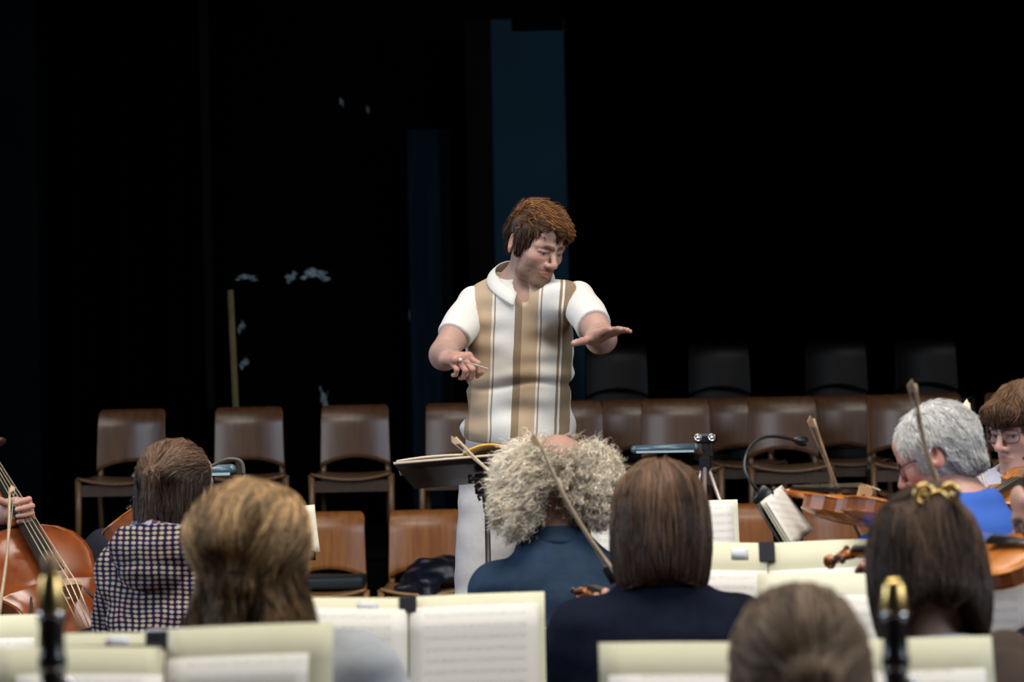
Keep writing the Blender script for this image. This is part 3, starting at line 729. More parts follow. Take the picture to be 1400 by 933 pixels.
def folder(label, g, leaf, h=.315, coverm=None, rise=(0, 0), roll=(0, 0), margin=.045, sheets=(True, True), spine=.026, sm=None, dx=0, sticker=None, gap=0, cx=None, tab=.030, smargin=.012, fold=6):
    coverm = coverm or M['cream']; top, up, sd, nn = g['top'], g['up'], g['sd'], g['nn']
    r = thing('music_folder', tuple(g['bot'] + nn * .01), label, 'sheet music')
    bt = g['bot'] + nn * .008 + up * .004
    for i, s in enumerate((-1, 1)):
        q = R_(roll[i]); U_ = up * math.cos(q) + sd * math.sin(q); Sd = sd * math.cos(q) - up * math.sin(q)
        q2 = R_(fold) ; Sd = nrm(Sd * math.cos(q2) + nn * s * math.sin(q2)); Nn = np.cross(Sd, U_)
        def fn(u, v, off=0, x0=0, x1=1, z0=0, z1=1, bend=.006):
            uu = x0 + (x1 - x0) * u; vv = z0 + (z1 - z0) * v; x = s * (.0012 + (leaf + spine / 2) * uu)
            return bt + sd * dx + Sd * x + U_ * ((h + rise[i]) * vv) + Nn * (off + bend * math.sin(uu * math.pi) + .003 * math.sin(vv * 2.4 + i))
        v, f = grid_sheet(lambda u, v: fn(u, v, .003), 8, 6, .0022); mkobj('cover_leaf', v, f, coverm, r)
        if sheets[i]:
            top_ = 1 - margin / h
            for k in range(2):
                v, f = grid_sheet(lambda u, v: fn(u, v, .007 + .0016 * k, .006 + .012 * k, 1 - smargin / leaf - .01 * k, .01, top_ - .006 * k), 8, 6, .0008)
                o = mkobj('sheet', v, f, sm or M['score'], r)
                # uv for staves
                me = o.data; uv = me.uv_layers.new(name='UVMap'); wv = np.array([vv.co for vv in me.vertices]) + np.array(r.location)
                P0 = bt + sd * dx
                ids = np.empty(len(me.loops), np.int32); me.loops.foreach_get('vertex_index', ids)
                rel = wv[ids] - P0; uvv = np.stack([np.abs(rel @ Sd), rel @ U_], 1).astype(np.float32); uv.data.foreach_set('uv', uvv.ravel())
    sp = MB(); sp.box(bt + sd * dx + up * (h - tab / 2 + .002) + nn * .011, (spine, .003, tab), g['R'], .001); sp.box(bt + sd * dx + up * (h / 2 - .004) - nn * .001, (.012, .003, h), g['R'], .001); sp.build('spine', M['spine'], r)
    if sticker is not None:
        i, u0, wid, hh, tt = sticker; s = (-1, 1)[i]; q2 = R_(fold); Sd = nrm(sd * math.cos(q2) + nn * s * math.sin(q2)); Nn = np.cross(Sd, up)
        def fs_(u, v):
            x = leaf * u0 + wid * (u - .5); uu = x / leaf; return bt + sd * dx + Sd * s * (spine / 2 + x) + up * (h - tt + hh * (v - .5)) + Nn * (.0065 + .006 * math.sin(uu * math.pi) + .0025)
        v, f = grid_sheet(fs_, 3, 2, .0008); mkobj('sticker', v, f, M['label_white'], r)
    return r
# ================================================================== material library
M = {}
M['skin'] = mat('skin', (.5, .3, .22), .48, attr='Col', sss=.12, spec=.4, bump=.05, bscale=350)
M['hair'] = mat('hair', (.1, .06, .04), .5, attr='Col', spec=.3)
M['shoe'] = mat('shoe_leather', (.03, .025, .02), .4)
M['varnish'] = wood('amber_varnish', (.42, .115, .016), (.62, .21, .03), .22, .6, 6, (2, 2, .6))
M['varnish_dark'] = wood('dark_varnish', (.17, .045, .012), (.30, .085, .018), .4, .1, 8, (3, 3, 3))
M['varnish_cello'] = wood('cello_varnish', (.17, .034, .009), (.29, .070, .014), .2, .7, 5, (3, 3, .6))
M['gut'] = mat('wound_gut_string', (.62, .50, .32), .35, metal=.6); M['ebony'] = mat('ebony', (.012, .011, .011), .3, coat=.3); M['ebony_brown'] = mat('ebony_brown', (.06, .022, .012), .3)
M['black'] = mat('black_paint', (.008, .008, .008), .5)
M['maple'] = mat('maple', (.50, .30, .14), .5); M['steel'] = mat('steel', (.75, .72, .66), .28, metal=1)
M['bow_wood'] = mat('bow_wood', (.50, .36, .22), .35, coat=.4, noise=.15, nscale=30); M['bow_dark'] = mat('dark_bow_wood', (.12, .05, .03), .35)
M['bow_tip'] = mat('ivory_tip', (.62, .58, .50), .35); M['bow_hair'] = mat('bow_hair', (.42, .37, .30), .6)
M['stand_black'] = mat('stand_black', (.016, .016, .018), .45, spec=.5)
M['stand_bronze'] = mat('stand_bronze', (.030, .022, .018), .42, noise=.1, spec=.5)
M['cream'] = mat('cream_card', (.74, .70, .50), .75, noise=.04, nscale=8, spec=.2)
M['cream_pale'] = mat('pale_cream_card', (.78, .74, .58), .75, noise=.04, nscale=8, spec=.2)
M['yellow_card'] = mat('yellow_card', (.80, .42, .04), .5); M['paper'] = mat('paper_edge', (.72, .58, .42), .8)
M['spine'] = mat('spine_tape', (.012, .012, .02), .6); M['label_white'] = mat('white_sticker', (.72, .73, .74), .6)
M['brown_card'] = mat('brown_card', (.42, .30, .16), .8)
M['gold'] = mat('brass_gold', (.80, .55, .20), .28, metal=1); M['silver'] = mat('silver_plate', (.80, .80, .80), .22, metal=1)
M['plastic_black'] = mat('black_plastic', (.012, .012, .014), .35)
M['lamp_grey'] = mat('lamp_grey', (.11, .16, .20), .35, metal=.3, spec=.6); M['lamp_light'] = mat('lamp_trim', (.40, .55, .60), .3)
M['rubber'] = mat('rubber', (.01, .01, .01), .8)
def score_mat():
    m, nt, b = newmat('printed_score'); b.inputs['Roughness'].default_value = .8; b.inputs['Specular IOR Level'].default_value = .2
    uv = N(nt, 'ShaderNodeUVMap', uv_map='UVMap'); sp = N(nt, 'ShaderNodeSeparateXYZ'); nt.links.new(uv.outputs[0], sp.inputs[0])
    def mth(op, a, c=None, d=None):
        n = N(nt, 'ShaderNodeMath', operation=op)
        for i, x in enumerate((a, c, d)):
            if x is None: continue
            if isinstance(x, (int, float)): n.inputs[i].default_value = x
            else: nt.links.new(x, n.inputs[i])
        return n.outputs[0]
    sysv = mth('MODULO', sp.outputs[1], .0225)
    ins = mth('MULTIPLY', mth('GREATER_THAN', sysv, .006), mth('LESS_THAN', sysv, .0155))
    ln = mth('LESS_THAN', mth('MODULO', sysv, .0019), .0004)
    lines = mth('MULTIPLY', ins, ln)
    edge = mth('MULTIPLY', mth('GREATER_THAN', sp.outputs[0], .035), mth('LESS_THAN', sp.outputs[0], .235))
    lines = mth('MULTIPLY', lines, edge)
    vo = N(nt, 'ShaderNodeTexVoronoi'); mp = N(nt, 'ShaderNodeMapping'); mp.inputs['Scale'].default_value = (160, 380, 1)
    nt.links.new(uv.outputs[0], mp.inputs[0]); nt.links.new(mp.outputs[0], vo.inputs['Vector']); vo.inputs['Scale'].default_value = 1
    notes = mth('MULTIPLY', mth('MULTIPLY', mth('LESS_THAN', vo.outputs['Distance'], .30), ins), edge)
    tot = mth('MINIMUM', mth('ADD', mth('MULTIPLY', lines, .5), mth('MULTIPLY', notes, .34)), 1)
    mx = N(nt, 'ShaderNodeMix', data_type='RGBA'); nt.links.new(tot, mx.inputs[0]); mx.inputs[6].default_value = (.80, .76, .69, 1); mx.inputs[7].default_value = (.12, .10, .10, 1)
    nt.links.new(mx.outputs[2], b.inputs['Base Color']); return m
M['score'] = score_mat()
# ================================================================== the hall
def struct(name, mb, m, label=None, smooth=False):
    o = mb.build(name, m, None, smooth); tag(o, label=label, kind='structure'); return o
m_dark = mat('black_wall_paint', (.0006, .0009, .0013), .95, noise=.3, nscale=2, spec=.01)
m_floor = wood('dark_floorboards', (.05, .03, .018), (.09, .05, .03), .45, 0, 4, (4, .4, 4)); m_tier = mat('tier_black', (.003, .0035, .0045), .9, spec=.03)
b = MB(); b.box((0, 6.0, -.05), (14, 20, .1)); struct('floor', b, m_floor)
b = MB(); b.box((0, 16.0, 3.2), (14, .1, 6.6)); struct('wall_back', b, m_dark)
b = MB(); b.box((-7, 6.0, 3.2), (.1, 20, 6.6)); struct('wall_left', b, m_dark)
b = MB(); b.box((7, 6.0, 3.2), (.1, 20, 6.6)); struct('wall_right', b, m_dark)
b = MB(); b.box((0, 6.0, 6.5), (14, 20, .1)); struct('ceiling', b, m_dark)
b = MB(); b.box((0, 14.4, .27), (14, 3.2, .54)); b.box((0, 12.795, .535), (14, .03, .03)); struct('tier_platform', b, m_tier)
b = MB(); b.box((P(712, 500, 7.7)[0], 7.55, .10), (1.3, 1.1, .20), None, .01); struct('conductor_platform', b, m_tier)
# slate blue pillar, brown-black jamb, blue reveal strips, hanging black drapes
def slab(name, x0, x1, y0, y1, d, depth, m, lean=0):
    a, c = P(x0, y1, d), P(x1, y0, d); bb = MB(); zc = (a[2] + c[2]) / 2
    bb.box(((a[0] + c[0]) / 2, d + depth / 2, zc), (abs(c[0] - a[0]), depth, abs(c[2] - a[2])), None, .01); return struct(name, bb, m)
m_col = mat('slate_blue_paint', (.0095, .0260, .0430), .95, noise=.08, nscale=2.5, spec=.02, bump=.1, bscale=3)
m_jamb = mat('brown_black_paint', (.0034, .0032, .0030), .95, spec=.02, noise=.25, nscale=3, stretch=(4, 4, .6)); m_strip = mat('blue_black_paint', (.0032, .0085, .014), .95, spec=.02, noise=.35, nscale=2.5, stretch=(5, 5, .5))
m_strip2 = mat('dim_blue_black_paint', (.0014, .0030, .0048), .95, spec=.02, noise=.2, nscale=2)
slab('trim_1', 688, 771, 24, 960, 15.3, .35, m_col)
slab('trim_2', 652, 687, 24, 960, 15.32, .30, m_jamb)
slab('trim_3', 700, 769, 0, 42, 15.28, .02, m_dark)
slab('trim_4', 745, 799, 400, 960, 15.4, .25, m_col)
slab('trim_5', 570, 600, 176, 960, 15.4, .05, m_strip)
slab('trim_6', -60, 46, -60, 960, 15.3, .3, m_strip2)
slab('trim_7', 600, 615, 176, 960, 15.5, .05, m_strip2)
slab('trim_8', 279, 283, -60, 560, 15.7, .02, mat('grey_black_edge', (.005, .005, .006), .9, spec=.05))
def drape(name, px0, px1, d, m, nfold):
    a, c = P(px0, 500, d)[0], P(px1, 500, d)[0]; v, f = grid_sheet(lambda u, v: (a + (c - a) * u + .02 * math.sin(v * 3 + u * 20), d + .05 * math.sin(u * nfold * 6.283) + .02 * math.sin(u * nfold * 2.7 + v), .0 + 6.3 * v), nfold * 10, 6, .01)
    o = mkobj(name, v, f, m); tag(o, kind='structure')
drape('black_drape', 800, 1480, 15.55, mat('black_velvet', (.0003, .0003, .0003), 1, spec=.0), 16)
drape('black_drape', 52, 276, 15.6, mat('black_green_cloth', (.0006, .0010, .0013), 1, spec=.0), 7)
# ================================================================== conductor
SK1 = (.47, .285, .225); SK2 = (.50, .30, .23); SK3 = (.44, .245, .185)
def stripe_mat():
    m, nt, b = newmat('striped_knit'); b.inputs['Roughness'].default_value = .85; b.inputs['Specular IOR Level'].default_value = .2; b.inputs['Sheen Weight'].default_value = .15
    tc = N(nt, 'ShaderNodeTexCoord'); sp = N(nt, 'ShaderNodeSeparateXYZ'); nt.links.new(tc.outputs['Object'], sp.inputs[0])
    ns = N(nt, 'ShaderNodeTexNoise'); ns.inputs['Scale'].default_value = 7; nt.links.new(tc.outputs['Object'], ns.inputs['Vector'])
    a = N(nt, 'ShaderNodeMath', operation='MULTIPLY_ADD'); a.inputs[1].default_value = -.058; nt.links.new(sp.outputs[2], a.inputs[0]); nt.links.new(sp.outputs[0], a.inputs[2])
    a2 = N(nt, 'ShaderNodeMath', operation='MULTIPLY_ADD'); a2.inputs[1].default_value = .012; nt.links.new(ns.outputs['Fac'], a2.inputs[0]); nt.links.new(a.outputs[0], a2.inputs[2])
    mr = N(nt, 'ShaderNodeMapRange'); nt.links.new(a2.outputs[0], mr.inputs[0])
    o = -.058 * (1.36 + (543 - 450) / 435 - .20) + .006
    lo, hi = -.21 + o, .21 + o; mr.inputs[1].default_value = lo; mr.inputs[2].default_value = hi
    W_, T_, B_, D_ = (.74, .71, .66), (.50, .36, .235), (.34, .24, .145), (.27, .19, .115)
    st = [(560, W_), (642, B_), (648, T_), (673, W_), (676.3, B_), (678, W_), (704, D_), (713.5, T_), (735, W_), (738.3, B_), (740, W_), (762, D_), (766, W_), (769, D_), (784, W_)]
    r = ramp(nt, mr.outputs[0], [(max(0, ((px - 712) / 435 + .21) / .42), c) for px, c in st], 'CONSTANT')
    nt.links.new(r.outputs[0], b.inputs['Base Color'])
    wv = N(nt, 'ShaderNodeTexNoise'); wv.inputs['Scale'].default_value = 240; nt.links.new(tc.outputs['Object'], wv.inputs['Vector'])
    bp = N(nt, 'ShaderNodeBump'); bp.inputs['Strength'].default_value = .18; bp.inputs['Distance'].default_value = .004; nt.links.new(wv.outputs['Fac'], bp.inputs['Height']); nt.links.new(bp.outputs[0], b.inputs['Normal'])
    return m
M['stripes'] = stripe_mat(); M['knit_white'] = mat('white_knit', (.74, .71, .66), .85, spec=.2, sheen=.15, bump=.18, bscale=240)
M['trouser_grey'] = mat('pale_grey_cotton', (.56, .52, .50), .85, spec=.2, noise=.05, nscale=10, bump=.25, bscale=26)
PF = .20
J = dict(psi=6, neck=P(711, 394, 7.54), pelvis=P(709, 632, 7.64), shR=P(648, 417, 7.56), shL=P(790, 411, 7.45),
         elR=P(606, 484, 7.40), wrR=P(611, 491, 7.165), elL=P(824, 464, 7.25), wrL=P(813, 461, 7.04),
         hipR=P(672, 652, 7.64), hipL=P(746, 652, 7.64), knR=P(657, 832, 7.56), knL=P(752, 832, 7.62), aw=1.0)
for s, px in (('R', 650), ('L', 765)):
    q = P(px, 1000, 7.68); J['an' + s] = V3(q[0], 7.68, PF + .085); J['toe' + s] = V3(q[0] + (-.03 if s == 'R' else .03), 7.50, PF + .035)
base = (P(712, 500, 7.6)[0], 7.6, PF)
def hair_conductor(c):
    sk = ell((0, .018, .036), (.0835, .104, .090)); q = ell((.006, -.052, .090), (.056, .046, .029), rotm('Y', 8)); q2 = ell((.012, -.085, .072), (.038, .020, .017), rotm('Y', 18)); cr = ell((0, .02, .106), (.054, .065, .026))
    burn = U([cap((-.074, -.010, .03), (-.074, -.010, -.018), .012, .006), cap((.074, -.010, .03), (.074, -.010, -.018), .012, .006)], .01)
    nape = ell((0, .060, -.020), (.050, .040, .040))
    face = rbox((0, -.115, -.035), (.068, .088, .098), .03); e1 = U([ell((-.088, .022, -.018), (.030, .029, .043)), ell((.088, .022, -.018), (.030, .029, .043))], .01)
    f = lambda p: smin(smin(smin(smax(smax(sk(p), -face(p), .01), -(p[:, 2] + .018 - .1 * p[:, 1]), .02), smin(q(p), q2(p), .02), .025), cr(p), .03), smin(smax(burn(p), -e1(p), .006), nape(p), .02), .015)
    g = lambda p: smax(f(p), -e1(p), .006)
    g2 = lambda p: g(p) + .0030 * noise3(p * np.array((1, .40, .6)), 85, 2) + .0036 * np.sin(p[:, 0] * 150 + 75 * p[:, 1] + 2 * np.sin(p[:, 1] * 30)) * np.clip((p[:, 2] + .02) / .05, 0, 1)
    def comb(p):
        topm = np.clip((p[:, 2] - .045) / .03, 0, 1)[:, None]
        a = np.array((.45, -1.0, -.02)) * np.ones((len(p), 1)); a[:, 0] += .35 * np.sin(p[:, 1] * 35); dn = np.array((0, -.25, -1.0)) * np.ones((len(p), 1)); dn[:, 1] += np.where(p[:, 1] > .03, .3, 0)
        return a * topm + dn * (1 - topm)
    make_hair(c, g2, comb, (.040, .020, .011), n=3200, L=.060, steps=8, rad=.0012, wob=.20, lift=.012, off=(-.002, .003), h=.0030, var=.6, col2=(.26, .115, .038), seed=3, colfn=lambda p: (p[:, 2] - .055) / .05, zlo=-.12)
CT = figure('man in a beige and white striped knitted polo shirt conducting with a raised open hand', base, J, (P(732, 336, 7.45), 38, 22, 4, .985), SK1,
    hand_kw=dict(R=dict(F=(.50, -.80, .02), N=(-.05, -.30, .95), side=1, curl=((38, 62, 40), (58, 70, 40), (62, 72, 40), (64, 72, 40)), thumb=(.85, .25, -.55), tcurl=10, spread=2, res=.0024),
                 L=dict(F=(.42, -.88, .12), N=(-.16, .10, .98), side=-1, curl=((-3, 4, 5), (0, 4, 4), (2, 5, 5), (4, 6, 6)), thumb=(.45, .9, -.10), tcurl=6, spread=5, res=.0024)),
    hair=hair_conductor, shirt=dict(m=M['stripes'], sleeve='short', d=.012, name='polo_shirt', fold=.0040, hem=.078, crease=.262, sleeve_parts=True, h=.0045, crew=.062, t_sleeve=.66, fs=26, blouse=.022, sleevem=M['knit_white'], vneck=.020, sl=-.006),
    trousers=dict(m=M['trouser_grey'], d=.012, h=.0065, fold=.004, waist=.10, wide=.006), hb=.0055, hh=.0021, shin=.045, beard=(.13, .066, .038), browcol=(.10, .055, .035))
def collar(c):
    nk, up, sd, fw = c['nk'], c['up'], c['side'], c['fwd']; o = nk + fw * .008
    for s in (-1, 1):
        def fn(u, v):
            a = math.pi * (.03 + .97 * (1 - u)); k = math.cos(a)          # u=0 back, u=1 front
            t = u; r_in = .076; ang = math.pi * (1 - t * .93)
            d_ = fw * math.cos(ang) + sd * s * math.sin(ang)
            z_in = .078 + .014 * (s > 0) - .078 * t ** 2; top = o + d_ * r_in * (1 + .28 * t ** 3) + up * z_in
            fl = .040 + .008 * t ** 2; dn_ = nrm(-up * .80 + d_ * (.62 - .12 * t) + sd * s * .15 * t ** 2)
            return top + dn_ * fl * v + d_ * .006 * math.sin(v * 3.14)
        v, f = grid_sheet(fn, 26, 6, .004); mkobj('collar_leaf', v, f, M['knit_white'], c['root'])
collar(CT)
def waist_bits(c):
    p0 = c['pv'] + c['up'] * .085; b_ = MB()
    for r, dx in ((.010, -.018), (.010, .018)):
        pts = [P(704, 606, 7.49) + V3(dx * (1 - math.cos(t)) * .5, -.004 * math.sin(t), .012 * math.sin(t)) for t in np.linspace(0, 6.28, 14)]; b_.tube(pts, .0022, 6, False)
    b_.tube([P(704, 606, 7.49), P(701, 616, 7.485), P(702, 628, 7.485)], .0022, 6); b_.tube([P(705, 606, 7.49), P(709, 615, 7.485), P(708, 624, 7.485)], .0022, 6)
    b_.build('drawstring', M['trouser_grey'], c['root'], True)
    pk = MB()
    def rib(u, v):
        a = u * 2 * math.pi; z = p0 + c['up'] * (-.020 + .034 * v); return z + c['side'] * math.cos(a) * (.165 + .001 * math.sin(a * 80)) + c['fwd'] * math.sin(a) * .120
    v, f = grid_sheet(rib, 160, 3, .006); mkobj('ribbed_hem', v, f, M['knit_white'], c['root'])
waist_bits(CT)
# baton
a, b2 = P(631, 493, 7.06), P(667, 504, 6.76); bt = thing('baton', a, 'thin white conducting baton held in a pinched hand', 'baton')
b = MB(); b.tube([a, b2], [.0026, .0012], 8); b.build('shaft', M['bow_tip'], bt, True)
b = MB(); b.lathe(a - nrm(b2 - a) * .035, nrm(b2 - a), [(0, .003), (.008, .008), (.022, .006), (.034, .003)], 10); b.build('grip', M['bow_tip'], bt, True)

# ================================================================== musicians
def W_(px, py, d): return P(px, py, d)
def tip_(c): return c
m_denim = mat('dark_blue_denim', (.020, .040, .075), .8, noise=.25, nscale=14, bump=.3, bscale=30, spec=.2)
m_navy = mat('navy_wool', (.0060, .0085, .020), .9, spec=.12, noise=.2, nscale=30, bump=.2, bscale=150)
m_blue = mat('royal_blue_cotton', (.052, .135, .50), .85, spec=.2, noise=.05, nscale=10, bump=.15, bscale=20)
m_lav = mat('pale_lavender_cotton', (.62, .60, .70), .85, spec=.2, bump=.3, bscale=18)
m_grey = mat('light_grey_wool', (.40, .41, .43), .95, spec=.1, noise=.08, nscale=40, sheen=.3)
m_dgrey = mat('dark_grey_cloth', (.035, .035, .04), .9); m_white = mat('white_cotton', (.72, .72, .72), .85); m_brownk = mat('dark_brown_knit', (.055, .032, .020), .9)
m_trs = mat('black_trousers', (.012, .012, .014), .85)
def dot_mat():
    m, nt, b = newmat('dotted_knit'); b.inputs['Roughness'].default_value = .9; b.inputs['Specular IOR Level'].default_value = .1
    tc = N(nt, 'ShaderNodeTexCoord'); sp = N(nt, 'ShaderNodeSeparateXYZ'); nz = N(nt, 'ShaderNodeTexNoise'); nz.inputs['Scale'].default_value = 9
    nt.links.new(tc.outputs['Object'], nz.inputs['Vector'])
    ad = N(nt, 'ShaderNodeVectorMath', operation='MULTIPLY_ADD'); nt.links.new(nz.outputs['Color'], ad.inputs[0]); ad.inputs[1].default_value = (.02, .02, .02); nt.links.new(tc.outputs['Object'], ad.inputs[2])
    nt.links.new(ad.outputs[0], sp.inputs[0])
    def ax(o, per):
        d = N(nt, 'ShaderNodeMath', operation='MULTIPLY'); d.inputs[1].default_value = 1 / per; nt.links.new(o, d.inputs[0])
        f = N(nt, 'ShaderNodeMath', operation='PINGPONG'); f.inputs[1].default_value = .5; nt.links.new(d.outputs[0], f.inputs[0]); return f.outputs[0]
    x, z = ax(sp.outputs[0], .0185), ax(sp.outputs[2], .0125)
    mn = N(nt, 'ShaderNodeMath', operation='MULTIPLY'); nt.links.new(x, mn.inputs[0]); nt.links.new(z, mn.inputs[1])
    r = ramp(nt, mn.outputs[0], [(.045, (.014, .012, .038)), (.075, (.34, .24, .22)), (.15, (.50, .42, .31))])
    hs = N(nt, 'ShaderNodeHueSaturation'); nt.links.new(r.outputs[0], hs.inputs['Color']); v2 = N(nt, 'ShaderNodeTexVoronoi'); v2.inputs['Scale'].default_value = 60; nt.links.new(tc.outputs['Object'], v2.inputs['Vector'])
    mx = N(nt, 'ShaderNodeMix', data_type='RGBA', blend_type='MULTIPLY'); mx.inputs[0].default_value = .22; nt.links.new(r.outputs[0], mx.inputs[6]); nt.links.new(v2.outputs['Color'], mx.inputs[7])
    nt.links.new(mx.outputs[2], b.inputs['Base Color']); return m
M['dots'] = dot_mat()
m_floral = mat('floral_lining', (.03, .03, .08), .9)
_nt = m_floral.node_tree; _v = N(_nt, 'ShaderNodeTexVoronoi'); _v.inputs['Scale'].default_value = 75; _tc = N(_nt, 'ShaderNodeTexCoord'); _nt.links.new(_tc.outputs['Object'], _v.inputs['Vector'])
_sp = N(_nt, 'ShaderNodeSeparateColor'); _nt.links.new(_v.outputs['Color'], _sp.inputs[0]); _r = ramp(_nt, _sp.outputs[0], [(0, (.02, .02, .07)), (.5, (.30, .33, .45)), (.68, (.03, .03, .08)), (.78, (.55, .14, .08)), (.88, (.03, .03, .09))], 'CONSTANT'); _nt.links.new(_r.outputs[0], _nt.nodes['Principled BSDF'].inputs['Base Color'])

# --- hair styles (head-local)
def bob_sdf(bottom=-.125, w=.099, wt=.088, dep=.108, face=True, wave=.002, arc=.012):
    top = ell((0, .020, .034), (wt, .108, .094)); cur = ell((0, .026, -.045), (w, dep, .17))
    fc = rbox((0, -.13, -.05), (.058, .095, .115), .03)
    def f(p):
        d = smin(top(p), cur(p), .03); d = smax(d, bottom - p[:, 2] + arc * np.cos(p[:, 0] * 30), .02); d = smax(d, p[:, 2] - .2, .01)
        d = smax(d, -fc(p), .012); return d + wave * noise3(p * np.array((1, 1, .22)), 95, 3)
    return f
def short_sdf(vol=.010, nape=-.055, fringe=.055, wave=.002, brow=None):
    sk = ell((0, .018, .034), (.074 + vol, .094 + vol, .084 + vol)); fc = rbox((0, -.115, fringe - .10), (.064, .085, .098), .025)
    e1 = U([ell((-.086, .022, -.012), (.022, .024, .036)), ell((.086, .022, -.012), (.022, .024, .036))], .01); nb = ell((0, .062, nape + .02), (.056, .05, .05))
    def f(p):
        d = smax(sk(p), -fc(p), .012); d = smax(d, nape + .0 - p[:, 2] + .5 * np.minimum(p[:, 1] - .05, 0) * -1 * .6, .012); d = smin(d, smax(nb(p), nape - .015 - p[:, 2], .01), .015); d = smax(d, -e1(p), .008)
        return d + wave * noise3(p * np.array((1, 1, .5)), 80, 4)
    return f
def hoodie_hair(c):
    top = ell((0, .022, .034), (.088, .110, .094)); cur = lambda p: smax(ell((.0, .045, -.06), (.092, .080, .16))(p), -.145 - p[:, 2], .03); fc = rbox((0, -.13, -.05), (.058, .095, .115), .03)
    tie = np.array((-.012, .130, .030)); kn = ell(tie, (.016, .012, .014)); tail = cap(tie, (-.008, .138, -.13), .014, .030); pony = cap((.03, .115, .02), tie, .02, .012); pony2 = cap((-.05, .10, .03), tie, .02, .012)
    f = lambda p: smax(smin(smin(smin(top(p), cur(p), .03), smin(tail(p), smin(pony(p), pony2(p), .02), .02), .018), kn(p), .006), -fc(p), .012) + .0025 * noise3(p * np.array((1, 1, .25)), 90, 6)
    make_hair(c, f, comb_to(tie, .02, (0, .05, -1)), (.034, .020, .014), n=2200, L=.11, steps=9, rad=.0013, wob=.14, lift=.004, h=.0045, var=.4, col2=(.20, .115, .07), colfn=lambda p: (p[:, 2] - .035) / .06, seed=5, zlo=-.22)
def long_hair(c):
    top = ell((0, .026, .042), (.099, .119, .092)); tie = np.array((.0, .122, -.030)); fc = rbox((0, -.13, -.05), (.056, .090, .125), .03)
    r1 = cap((-.066, .03, .045), tie + V3(-.016, -.008, 0), .032, .020); r2 = cap((.066, .03, .045), tie + V3(.016, -.008, 0), .036, .020); cur = cap((0, .055, -.05), (.01, .085, -.34), .088, .100); ks = ell(tie - V3(0, .008, 0), (.018, .012, .014))
    def f(p):
        q = p * np.array((1, 1.25, 1)); d = smin(top(p), cap((0, .040, -.03), (-.030, .120, -.27), .086, .150)(q), .010)
        d = smin(d, smin(r1(p), r2(p), .01), .010); d = smin(d, ks(p), .01); d = smax(d, -ell((.012, .150, .004), (.052, .034, .036))(p), .012); d = smax(d, -ell((-.03, .145, -.075), (.022, .026, .040))(p), .012); d = smax(d, -fc(p), .012); return d + .004 * noise3(p * np.array((1, 1, .3)), 55, 8)
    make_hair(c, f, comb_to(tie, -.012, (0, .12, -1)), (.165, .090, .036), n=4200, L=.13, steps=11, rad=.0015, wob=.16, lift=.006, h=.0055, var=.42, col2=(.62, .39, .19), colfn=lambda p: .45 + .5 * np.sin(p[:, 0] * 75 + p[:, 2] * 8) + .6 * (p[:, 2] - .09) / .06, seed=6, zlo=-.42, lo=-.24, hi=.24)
def curly_hair(c):
    l = ell((-.083, .030, -.015), (.068, .088, .100)); r = ell((.083, .030, -.015), (.068, .088, .100)); bk = ell((0, .078, -.010), (.070, .036, .075)); rim = ell((0, .015, .02), (.092, .108, .085)); bald = ell((-.016, .086, .080), (.066, .076, .056)); fc = rbox((0, -.13, -.05), (.06, .09, .13), .03)
    nape = ell((0, .11, -.10), (.05, .05, .055)); l2 = ell((-.08, .040, -.050), (.04, .05, .04)); r2 = ell((.092, .050, -.090), (.052, .06, .055))
    def f(p):
        d = smin(smin(l(p), r(p), .02), smin(bk(p), rim(p), .03), .03); d = smin(d, smin(l2(p), r2(p), .02), .03); d = smax(d, -bald(p), .015); d = smax(d, -fc(p), .012); d = smax(d, -nape(p), .02)
        return d + .007 * noise3(p, 85, 9)
    make_hair(c, f, comb_mix((0, 0, .02), .7, .8), (.50, .41, .31), n=4400, L=.080, steps=14, rad=.0009, wob=.45, lift=.026, curl=.0060, curlf=10, off=(-.004, .006), h=.006, var=.3, col2=(.92, .82, .66), colfn=lambda p: .25 + np.abs(p[:, 0]) / .14 + .2 * noise3(p, 60, 4), seed=7, baseshade=.6, lo=-.22, hi=.22)
def clip_hair(c):
    tie = np.array((.0, .098, .105)); g = bob_sdf(-.096, .102, .092, .104, arc=.048); bump = cap((-.0, .11, .10), (0, .128, -.06), .026, .034)
    f = lambda p: smin(g(p), bump(p), .03)
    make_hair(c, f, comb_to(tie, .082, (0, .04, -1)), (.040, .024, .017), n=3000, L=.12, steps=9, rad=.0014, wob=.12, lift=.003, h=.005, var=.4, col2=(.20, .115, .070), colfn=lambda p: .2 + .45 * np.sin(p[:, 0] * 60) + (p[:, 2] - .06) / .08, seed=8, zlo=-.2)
def near_hair(c):
    g = bob_sdf(-.16, .094, .090, .106); kn = ell((0, .13, -.01), (.035, .022, .03)); f = lambda p: smin(g(p), kn(p), .02)
    make_hair(c, f, comb_to((0, .14, -.015), -.01, (0, .1, -1)), (.16, .105, .068), n=2400, L=.12, steps=9, rad=.0013, wob=.15, lift=.003, h=.005, var=.35, col2=(.32, .22, .145), seed=9, zlo=-.24)
def navy_hair(c):
    make_hair(c, bob_sdf(-.128, .101, .090, .112), comb_mix((0, 0, .1), 1.0, .25), (.050, .026, .017), n=3400, L=.13, steps=9, rad=.0013, wob=.08, lift=.002, h=.0045, var=.4, col2=(.18, .098, .055), colfn=lambda p: .35 + .4 * np.sin(p[:, 0] * 48 + 1) + (p[:, 2] - .06) / .08, seed=10, zlo=-.2)
